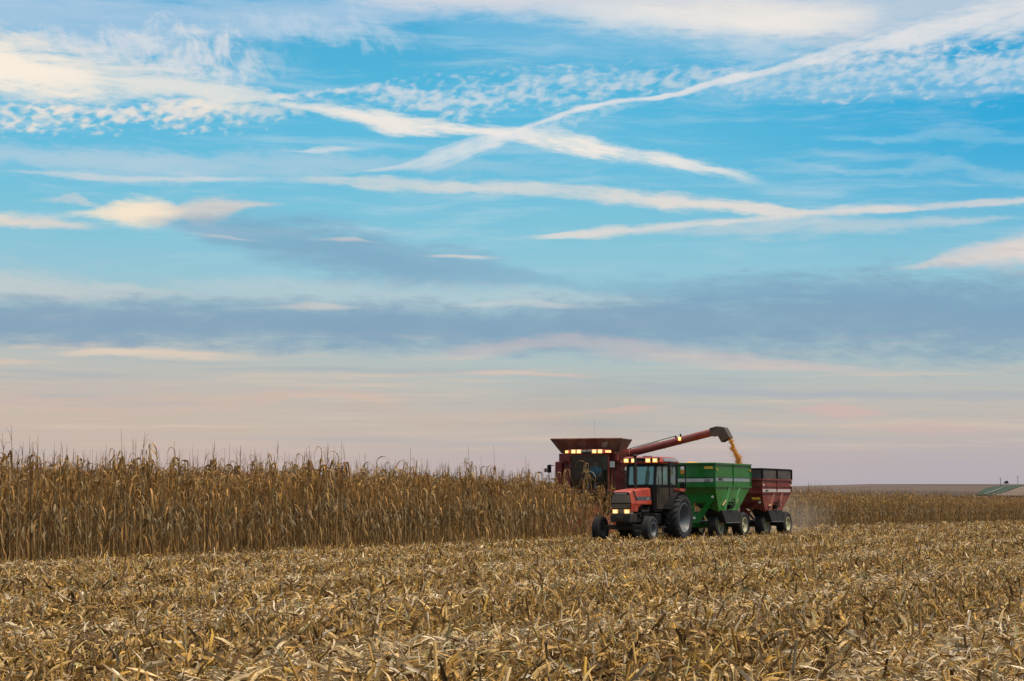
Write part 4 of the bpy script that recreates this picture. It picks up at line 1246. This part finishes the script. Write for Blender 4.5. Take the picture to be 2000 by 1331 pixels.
    hwm.box(dm - .12, dm + .12, W, W + .12, zb + .1, zb + .28)
    hwm.build('door_wheel', BLACK, Wg)
    MB().hexa([(d0 - .05, .55, zb + .06), (d0 - .05, W + .07, zb + .06), (d1 + .1, W + .07, zb + .06), (d1 + .1, .55, zb + .06)],
              [(d0 - .35, .70, .62), (d0 - .30, W + .14, .62), (d1 + .15, W + .14, .62), (d1 + .2, .70, .62)]).build('chute', CHUTE, Wg, .01)
    MB().bar((d0 - .30, W + .155, .62), (d1 + .15, W + .155, .62), .025, .025).build('chute_lip', STEEL, Wg)
    # front support: V-shaped plate with triangular holes, corner posts and a diagonal brace
    xp = hl - .16
    sp = MB()
    zt_ = zfold - .30
    for s in (1, -1):
        if not extension:
            for Q in ([(0, zt_), (1.17, zt_), (1.15, zt_ - .10), (.80, 1.36), (0, 1.37)], [(0, 1.37), (.27, 1.37), (.33, .97), (0, .97)], [(0, .97), (.33, .97), (.45, .97), (.74, .96), (.48, .60), (0, .60)], [(.80, 1.36), (1.15, zt_ - .10), (.74, .96), (.45, .97)]):
                sp.prism([(s * a, b) for a, b in Q], 'x', xp, xp + .03)
        else:
            sp.bar((xp, s * 1.1, zt_), (xp, s * .3, .72), .05, .07)
            sp.hexa([(xp - .3, s * .42, zt_), (xp - .3, s * .12, zt_), (xp - .3, s * .12, .7), (xp - .3, s * .32, .7)], [(xp - .27, s * .42, zt_), (xp - .27, s * .12, zt_), (xp - .27, s * .12, .7), (xp - .27, s * .32, .7)])
        sp.bar((-hl + .5, s * 1.05, zfold - .2), (rx, s * .35, .62), .06, .08)
        sp.bar((-hl + .4, s * 1.1, zfold - .1), (xp, s * 1.1, zt_), .04, .06)
    if extension: sp.bar((xp, -1.12, zt_), (xp, 1.12, zt_), .06, .14)
    sp.bar((rx - .3, 0, .64), (fx + .3, 0, .64), .5, .06)
    sup = sp.build('support_frame', body, Wg)
    for (yy, zz) in ((1.05, zt_ - .08), (.32, .80)): MB().tube([(xp + .03, yy, zz), (xp + .05, yy, zz)], .05, 10).build('glow_or_reflector', SIGNW, sup)
    if extension:
        ez = ztop + extension
        e = MB().box(hl - t, hl, -W, W, ztop + .015, ez).box(-hl, -hl + t, -W, W, ztop + .015, ez).box(-hl + t, hl - t, W - t, W, ztop + .015, ez).box(-hl + t, hl - t, -W, -W + t, ztop + .015, ez)
        eo = e.build('extension_board', TARP, Wg)
        ep = MB()
        for xx in (hl, .02, -hl): ep.bar((xx, W + .02, ztop), (xx, W + .02, ez), .08, .05)
        ep.bar((hl, -W, ez), (hl, W, ez), .05, .05).bar((-hl, W, ez), (hl, W, ez), .05, .05).bar((-hl, -W, ez), (hl, -W, ez), .05, .05).bar((-hl, -W, ez), (-hl, W, ez), .05, .05)
        ep.build('extension_frame', BLACK, eo)
        MB().box(hl, hl + .03, W - .83, W - .60, ztop + .10, ztop + .32).build('marker_lamp', SIGNW, eo, .02)
    return Wg

GREYSTRIPE = paint('grey_blue_stripe', (.20, .27, .31), .35, .15)
TANST = paint('tan_reflector', (.55, .40, .24), .4, .1)
CHUTE = paint('chute_grey', (.011, .010, .013), .6, .05, spec=.3)
gw = wagon('green gravity grain wagon being filled by the unloading auger', 5.53, 9.34, 2.83, 1.96, 6.42, 8.98, GREEN, 0, True, (2.16, 2.31), 'PARKER', '500', (5.96, 7.87))
rw = wagon('faded red gravity grain wagon with black extension boards behind the green wagon', 10.66, 14.22, 2.31, 1.77, 11.55, 14.15, MAROON, .40, False, (1.80, 1.91), 'BRENT', '', (11.1, 13.0))

# grain heaped in the green wagon, and the stream falling into it
GRAIN = Mat('corn_grain')
n = GRAIN.noise(60, 3)
GRAIN.link(GRAIN.ramp(n, [(.35, (.48, .21, .025)), (.65, (.72, .38, .05))]), GRAIN.b.inputs['Base Color']); GRAIN.b.inputs['Roughness'].default_value = .55
rng = np.random.default_rng(77)
gxy = [(x, y) for x in np.linspace(-1.85, 1.85, 28) for y in np.linspace(-1.15, 1.15, 20)]
gv = []
for x, y in gxy:
    z = 2.70 + .22 * math.exp(-((x - .75) ** 2 / .5 + (y + .2) ** 2 / .35)) - .06 * abs(y) + .22 * math.exp(-((x + .95) ** 2 / .3 + (y - .55) ** 2 / .16)) * .3 + rng.normal(0, .006)
    gv.append((x, y, z))
k = np.arange(27 * 19); i, j = k // 19, k % 19
heap = mass('grain_heap', np.array(gv), np.column_stack([i * 20 + j, i * 20 + j + 1, (i + 1) * 20 + j + 1, (i + 1) * 20 + j]), None, GRAIN.m)
heap.location = gw.location; heap.rotation_euler = gw.rotation_euler
tag(heap, 'golden shelled corn heaped to the rim of the green wagon', 'grain', kind='stuff')

# ================================================================== combine harvester (x forward, y to its left, origin under the cab front)
CP = (3.02, 71.9)
C_HEAD = HEADING + R(9)
def combine():
    g = float(land(*CP))
    Cb = empty('combine_harvester', (*CP, g), C_HEAD)
    tag(Cb, 'dull red combine harvester with lit lamps cutting the standing corn', 'combine')
    # threshing body with side shields
    bd = MB().box(-6.2, -1.0, -1.32, 1.32, .95, 3.05).prism([(-6.2, 1.3), (-6.2, 2.9), (-7.2, 2.3), (-7.2, 1.4)], 'y', -1.1, 1.1)
    body = bd.build('body', CREDRED, Cb, .03)
    for s in (1, -1):
        a, b = sorted((s * 1.32, s * 1.62))
        MB().box(-3.4, -.85, a, b, 1.5, 3.04).box(-6.0, -3.45, a, b, 1.35, 2.9).build('side_shield', CREDRED, body, .05)
    MB().box(-1.2, -.9, -1.46, -.80, 2.95, 3.36).box(-1.2, -.95, .80, 1.40, 2.95, 3.36).build('tank_front', CREDRED, body, .02)
    # platform, ladder rail
    MB().box(-1.5, .05, -.85, 1.5, 1.72, 1.82).build('platform', DARK, Cb)
    rl = MB().tube([(-.5, 1.0, 1.82), (-.5, 1.0, 2.55), (-.5, 1.05, 2.68), (-.5, 1.2, 2.74), (-.5, 1.36, 2.68), (-.5, 1.42, 2.55), (-.5, 1.42, 1.82)], .02, 8).bar((-.5, 1.0, 2.22), (-.5, 1.42, 2.22), .025, .025)
    rl.build('handrail', DARK, Cb)
    # cab
    zb, zt = 1.86, 3.30
    cab = MB().box(-1.35, -.02, -.78, .78, 1.80, 1.90).box(-1.4, -1.3, -.8, .8, 1.9, 3.3)
    cabo = cab.build('cab', BLACK, Cb)
    P = {'a': (0, -.66), 'b': (0, .66), 'c': (-.28, .80), 'd': (-1.3, .80), 'e': (-1.3, -.80), 'f': (-.28, -.80)}
    po = MB()
    for k, w in (('c', .07), ('f', .07), ('d', .10), ('e', .10)): po.bar((*P[k], zb), (*P[k], zt), w, w)
    po.bar((-.80, .80, zb), (-.80, .80, zt), .06, .06)
    for a, b in ('ab', 'bc', 'cd', 'de', 'ef', 'fa'): po.bar((*P[a], zb), (*P[b], zb), .06, .06); po.bar((*P[a], zt), (*P[b], zt), .06, .08)
    po.build('cab_frame', CREDRED, cabo)
    for a, b in ('ab', 'bc', 'cd', 'ef', 'fa'): pane(cabo, [(*P[a], zb + .02), (*P[b], zb + .02), (*P[b], zt), (*P[a], zt)], SMOKED)
    rf = MB().hexa([(.10, -.70, 3.33), (.10, .70, 3.33), (-.25, .92, 3.33), (-1.4, .92, 3.33), (-1.4, -.92, 3.33), (-.25, -.92, 3.33)],
                   [(.06, -.68, 3.50), (.06, .68, 3.50), (-.25, .90, 3.50), (-1.4, .86, 3.52), (-1.4, -.86, 3.52), (-.25, -.90, 3.50)])
    roof = rf.build('roof', CREDRED, cabo, .02)
    MB().hexa([(.104, -.66, 3.345), (.104, .66, 3.345), (.07, .64, 3.485), (.07, -.64, 3.485)], [(.112, -.66, 3.345), (.112, .66, 3.345), (.079, .64, 3.485), (.079, -.64, 3.485)]).build('light_bar', BLACK, roof)
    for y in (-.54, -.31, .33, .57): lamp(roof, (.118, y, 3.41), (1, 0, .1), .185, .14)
    lettering('AXIAL-FLOW', .085, SIGNW, roof, (.102, .01, 3.43), (0, 1, 0), (-.2, 0, 1), width=.78)
    for s in (1, -1):
        f = Vector((.53, s * .85, 0)).normalized() if s < 0 else Vector((.55, .84, 0)).normalized()
        c = Vector((-.08, s * .83, 3.41)) + f * .02; sd = Vector((-f.y, f.x, 0)); u = Vector((0, 0, 1))
        if s > 0:
            MB().hexa([c - sd * .14 - u * .035, c + sd * .14 - u * .035, c + sd * .14 + u * .035, c - sd * .14 + u * .035],
                      [c - sd * .14 - u * .035 + f * .03, c + sd * .14 - u * .035 + f * .03, c + sd * .14 + u * .035 + f * .03, c - sd * .14 + u * .035 + f * .03]).build('turn_lamp', ORLAMP, roof)
        else:
            MB().hexa([c - sd * .12 - u * .05, c + sd * .12 - u * .05, c + sd * .12 + u * .05, c - sd * .12 + u * .05],
                      [c - sd * .12 - u * .05 + f * .06, c + sd * .12 - u * .05 + f * .06, c + sd * .12 + u * .05 + f * .06, c - sd * .12 + u * .05 + f * .06]).build('turn_lamp', ORLAMP, roof)
    MB().box(-.73, -.28, -.05, .45, 1.9, 2.27).prism([(-.80, 2.25), (-.67, 2.25), (-.74, 2.85), (-.85, 2.85)], 'y', -.04, .44).build('seat', SEATM, cabo, .04)
    cs = MB().tube([(-.06, .2, 1.9), (-.10, .2, 2.42)], .03, 8)
    cs.tube([(-.13 + .08 * math.cos(a), .2 + .15 * math.sin(a), 2.45 + .09 * math.cos(a)) for a in np.linspace(0, 2 * math.pi, 21)], .014, 6)
    cs.build('steering_wheel', BLACK, cabo)
    MB().box(-.31, -.295, .86, 1.06, 2.78, 3.02).build('paper_notice', paint('pale_notice', (.45, .52, .52), .5, .05), Cb)
    MB().box(-.84, -.828, 1.34, 1.46, 2.66, 2.80).build('warning_sticker', SIGNW, Cb)
    # grain tank with flared extension boards
    b0 = [(-.72, -1.28, 3.38), (-.72, 1.08, 3.38), (-1.7, 1.08, 3.38), (-1.7, -1.28, 3.38)]
    b1 = [(-.36, -1.64, 3.93), (-.36, 1.36, 3.93), (-1.9, 1.36, 3.93), (-1.9, -1.64, 3.93)]
    tk = MB()
    cor = lambda B, i: Vector(B[i])
    for i in range(4):
        a, b = cor(b0, i), cor(b0, (i + 1) % 4); c, d = cor(b1, (i + 1) % 4), cor(b1, i)
        n = (b - a).cross(d - a).normalized() * .018
        up = Vector((0, 0, .03)) if i == 0 else Vector()
        tk.hexa([a - n, b - n, c - n + up, d - n + up], [a + n, b + n, c + n + up, d + n + up])
    tank = tk.build('grain_tank', TANKRED, Cb)
    ri = MB()
    for i in range(4): ri.bar(b1[i], b1[(i + 1) % 4], .05, .03)
    for i in range(4): ri.bar(b0[i], b1[i], .03, .03)
    ri.bar((-.50, .0, 3.72), (-.50, .0, 3.72 + .01), .02, .02)
    ri.build('tank_rim', TANKRED, tank)
    fa, fb, fc, fd = Vector(b0[0]), Vector(b0[1]), Vector(b1[1]), Vector(b1[0])
    def on_front(u, w): return fa.lerp(fb, u).lerp(fd.lerp(fc, u), w) + Vector((.026, 0, -.012))
    q = [on_front(.715, .40), on_front(.80, .42), on_front(.81, .80), on_front(.735, .78)]
    MB().hexa(q, [p + Vector((.01, 0, -.006)) for p in q]).build('tank_window', paint('pale_window', (.34, .32, .25), .3, .1), tank)
    MB().box(-1.9, -.74, -1.26, 1.06, 3.04, 3.37).build('tank_base', CREDRED, Cb, .02)
    # unloading auger, rod, lamp and rubber boot
    A, B = Vector((-1.20, 1.16, 3.28)), Vector((-.10, 5.20, 4.15))
    dirv = (B - A).normalized()
    au = MB().tube([A, A + dirv * .4, A + dirv * .42, B], [.19, .19, .148, .148], 18).tube([A - Vector((0, 0, .7)), A, A + dirv * .1], [.22, .23, .2], 16)
    for t in (.45, .62, .8): au.tube([A.lerp(B, t) - dirv * .02, A.lerp(B, t) + dirv * .02], .158, 18)
    auger = au.build('unloading_auger', CREDRED, Cb, smooth=True)
    M1 = A.lerp(B, .585) + Vector((0, 0, .23))
    MB().tube([Vector((-1.15, 1.30, 3.50)), M1], .016, 6).tube([Vector((-1.15, 1.34, 3.46)), A.lerp(B, .40) + Vector((0, 0, .18))], .01, 6).bar(M1, M1 - Vector((0, 0, .12)), .07, .05).build('support_rod', BLACK, auger)
    lp = A.lerp(B, .635) + Vector((.12, 0, .06))
    fl = MB().box(-.03, .05, -.05, .05, -.07, .07); fl.v = [tuple(Vector(p) + lp + Vector((.04, 0, 0))) for p in fl.v]
    fl.build('auger_lamp', ORLAMP, auger, .02)
    MB().bar(lp + Vector((-.05, .02, .1)), lp + Vector((-.05, .02, .2)), .06, .05).build('lamp_bracket', BLACK, auger)
    # boot: square hood bending down and outwards
    d, dn = dirv, Vector((0, .35, -.94)).normalized()
    sd = d.cross(Vector((0, 0, 1))).normalized(); up = sd.cross(d)
    def sq(c, a, b, w, h): return [c + a * w + b * h, c - a * w + b * h, c - a * w - b * h, c + a * w - b * h]
    c0 = B - d * .12
    rings = [sq(c0, sd, up, .165, .165), sq(B + d * .16 + Vector((0, 0, -.01)), sd, (up * .95 + d * .25).normalized(), .17, .185),
             sq(B + d * .36 + Vector((0, 0, -.09)), sd, (up * .66 + d * .75).normalized(), .175, .215), sq(B + d * .55 + Vector((0, 0, -.44)), sd, (up * .26 + d * .96).normalized(), .165, .20)]
    bo = MB().loft(rings, caps=False)
    bt = bo.build('spout_boot', RUBBERGREY, auger)
    so = bt.modifiers.new('thickness', 'SOLIDIFY'); so.thickness = .015
    # header with dividers, feeder house, wheels, mirror, aerial
    hd = MB().box(.0, .55, -1.95, 1.95, .45, .95)
    for i in range(6):
        y = -1.9 + i * .76
        hd.loft([[(.5, y - .22, .3), (.5, y + .22, .3), (.5, y + .18, .85), (.5, y - .18, .85)], [(.95, y - .16, .22), (.95, y + .16, .22), (.95, y + .1, .6), (.95, y - .1, .6)], [(1.4, y - .02, .12), (1.4, y + .02, .12), (1.4, y + .02, .18), (1.4, y - .02, .18)]])
    hd.build('corn_head', CREDRED, Cb)
    MB().prism([(-.9, .95), (-.9, 1.7), (.2, 1.0), (.2, .5)], 'y', -.55, .55).build('feeder_house', CREDRED, Cb)
    for s in (1, -1):
        wheel(Cb, -1.2, s * 1.45, .86, .60, .42, s, RUB, CREAM_RIM, lugs=18)
        wheel(Cb, -4.7, s * 1.25, .58, .38, .30, s, RUB, CREAM_RIM, ribs=4)
    mi = MB().tube([(-.75, -1.62, 2.86), (-.62, -1.78, 2.90), (-.62, -1.80, 2.88)], .018, 6).tube([(-.62, -1.80, 2.9), (-.62, -1.80, 2.0)], .018, 6).tube([(-.75, -1.62, 2.3), (-.62, -1.8, 2.34)], .015, 6)
    mio = mi.build('mirror_arm', BLACK, Cb)
    MB().box(-.66, -.60, -1.88, -1.70, 2.58, 2.90).build('mirror', BLACK, mio, .03)
    MB().box(-.66, -.60, -2.0, -1.89, 2.60, 2.76).build('side_lamp', paint('lamp_brown', (.10, .04, .03), .4, .2), mio, .02)
    MB().tube([(-.9, .06, 3.5), (-.9, .06, 4.7)], .002, 5).build('aerial', BLACK, roof)
    return Cb
combine()
TRM = Matrix.Translation(Vector((*CP, float(land(*CP))))) @ Matrix.Rotation(C_HEAD, 4, 'Z')

# driver of the combine: one skinned body, blue shirt, seated behind the glass
def person():
    J = {'pelvis': (-.72, 0, 2.34, .135), 'waist': (-.74, 0, 2.50, .125), 'chest': (-.75, 0, 2.68, .15), 'neck': (-.74, 0, 2.85, .055), 'head0': (-.72, 0, 2.95, .085), 'head1': (-.72, 0, 3.08, .08)}
    for s, k in ((1, 'l'), (-1, 'r')):
        J.update({k + 'sh': (-.74, s * .19, 2.76, .062), k + 'el': (-.60, s * .25, 2.50, .045), k + 'wr': (-.40, s * .15, 2.47, .03), k + 'hand': (-.33, s * .14, 2.48, .032),
                  k + 'hip': (-.70, s * .10, 2.32, .09), k + 'kn': (-.28, s * .15, 2.30, .065), k + 'an': (-.22, s * .15, 1.98, .045), k + 'toe': (-.10, s * .16, 1.94, .04)})
    E = [('pelvis', 'waist'), ('waist', 'chest'), ('chest', 'neck'), ('neck', 'head0'), ('head0', 'head1')]
    for k in 'lr': E += [('chest', k + 'sh'), (k + 'sh', k + 'el'), (k + 'el', k + 'wr'), (k + 'wr', k + 'hand'), ('pelvis', k + 'hip'), (k + 'hip', k + 'kn'), (k + 'kn', k + 'an'), (k + 'an', k + 'toe')]
    names = list(J); idx = {n: i for i, n in enumerate(names)}
    me = bpy.data.meshes.new('person')
    me.from_pydata([J[n][:3] for n in names], [(idx[a], idx[b]) for a, b in E], [])
    o = bpy.data.objects.new('person', me); COL.objects.link(o)
    sk = o.modifiers.new('skin', 'SKIN')
    for i, n in enumerate(names):
        me.skin_vertices[0].data[i].radius = (J[n][3], J[n][3] * (1.15 if n in ('chest', 'waist', 'pelvis') else 1))
    me.skin_vertices[0].data[idx['pelvis']].use_root = True
    ss = o.modifiers.new('smooth', 'SUBSURF'); ss.levels = ss.render_levels = 2
    m = Mat('driver')
    tcn = m.add('ShaderNodeTexCoord'); sx = m.add('ShaderNodeSeparateXYZ'); m.link(tcn.outputs['Object'], sx.inputs[0])
    f = m.math('MULTIPLY', m.math('GREATER_THAN', sx.outputs[2], 2.42), m.math('LESS_THAN', sx.outputs[2], 2.86))
    f = m.math('MULTIPLY', f, m.math('LESS_THAN', m.math('ABSOLUTE', sx.outputs[1]), .265))
    f = m.math('MULTIPLY', f, m.math('LESS_THAN', sx.outputs[0], -.57))
    legs = m.math('LESS_THAN', sx.outputs[2], 2.42)
    c = m.mix(f, (.42, .25, .17), (.02, .30, .80))
    m.link(m.mix(m.math('MULTIPLY', legs, m.math('SUBTRACT', 1., f)), c, (.03, .035, .05)), m.b.inputs['Base Color'])
    m.b.inputs['Roughness'].default_value = .8
    me.materials.append(m.m)
    hm = MB()
    n = 14
    rings = []
    for k in range(6):
        t = k / 5; z = 3.03 + .135 * math.sin(t * math.pi / 2); r = .115 * math.cos(t * math.pi / 2) + .004
        rings.append([(-.725 + r * 1.05 * math.cos(2 * math.pi * i / n), r * .92 * math.sin(2 * math.pi * i / n), z) for i in range(n)])
    hm.loft(rings).prism([(-.62, 3.035), (-.50, 3.02), (-.50, 3.03), (-.62, 3.06)], 'y', -.075, .075)
    cap = hm.build('cap', paint('cap_cloth', (.06, .06, .07), .8, .05), o, smooth=True)
    o.matrix_basis = TRM @ Matrix.Translation((.22, .20, -.03))
    tag(o, 'person in a blue shirt sitting at the wheel inside the combine cab', 'person')
person()

# falling stream of shelled corn: bent core of kernels that frays at its edge
rng = np.random.default_rng(9)
d0 = Vector((-.10, 5.20, 4.15)); dirv = (d0 - Vector((-1.20, 1.16, 3.28))).normalized()
S0 = TRM @ (d0 + dirv * .60 + Vector((0, 0, -.40)))
out = (TRM.to_3x3() @ Vector((0.06, 1, 0))).normalized()
kv, kf = [], []
def kernel(p, s):
    k = len(kv); R_ = rng.normal(size=(3, 3)); q, _ = np.linalg.qr(R_)
    for a in range(3):
        for sg in (1, -1): kv.append(np.array(p) + q[a] * sg * s * (1.25 if a == 0 else .8))
    for a, b, c in ((0, 2, 4), (2, 1, 4), (1, 3, 4), (3, 0, 4), (2, 0, 5), (1, 2, 5), (3, 1, 5), (0, 3, 5)): kf.append((k + a, k + b, k + c))
for i in range(7000):
    tt = rng.random() ** .8
    fall = 1.22 * tt
    outw = .52 * tt ** .75
    wv = .035 * math.sin(tt * 13.) + .02 * math.sin(tt * 31 + 1)
    c = S0 + out * (outw + wv) + Vector((0, 0, -fall))
    sp = .028 + .026 * tt + .012 * math.sin(tt * 23)
    if rng.random() < .07: sp *= 2.6
    p = c + Vector(rng.normal(0, sp, 3) * np.array((1, 1, .9))) - out * (abs(rng.normal(0, .05)) * tt if rng.random() < .3 else 0)
    kernel(p, rng.uniform(.008, .013))
st = mass('falling_grain', np.array(kv), np.array(kf), None, GRAIN.m)
tag(st, 'stream of golden shelled corn pouring from the auger spout into the green wagon', 'grain', kind='stuff')

# ------------------------------------------------------------------ dust hanging behind the wagons
def dust(name, q, y, size, density, color, label, lift=0.):
    x, yy = place(q, y)
    m = Mat(name); m.n.remove(m.b)
    v = m.add('ShaderNodeVolumePrincipled'); v.inputs['Color'].default_value = (*color, 1); v.inputs['Density'].default_value = 0
    tcn = m.add('ShaderNodeTexCoord')
    ln = m.add('ShaderNodeVectorMath', operation='LENGTH'); m.link(tcn.outputs['Object'], ln.inputs[0])
    fall = m.ramp(ln.outputs['Value'], [(0, (1, 1, 1)), (.35, (.6, .6, .6)), (1., (0, 0, 0))])
    nz = m.noise(1.8, 3, .55)
    m.link(m.math('MULTIPLY', m.math('MULTIPLY', fall, m.ramp(nz, [(.35, (.15, .15, .15)), (.7, (1, 1, 1))])), density), v.inputs['Density'])
    m.link(v.outputs[0], m.out.inputs['Volume'])
    o = MB().box(-1, 1, -1, 1, -1, 1).build(name, m.m)
    o.scale = size
    o.location = (x, yy, float(land(x, yy)) + size[2] * .35 + lift); o.rotation_euler = (0, 0, HEADING)
    return tag(o, label, 'dust', kind='stuff')
dust('dust', 18.5, -.9, (4.6, 2.8, 1.7), .12, (.80, .76, .70), 'pale dust drifting low behind the red wagon')
dust('chaff_haze', 15.0, -8.5, (5, 4, 2.6), .034, (.34, .32, .30), 'faint dark chaff haze drifting up behind the combine', 4.6)
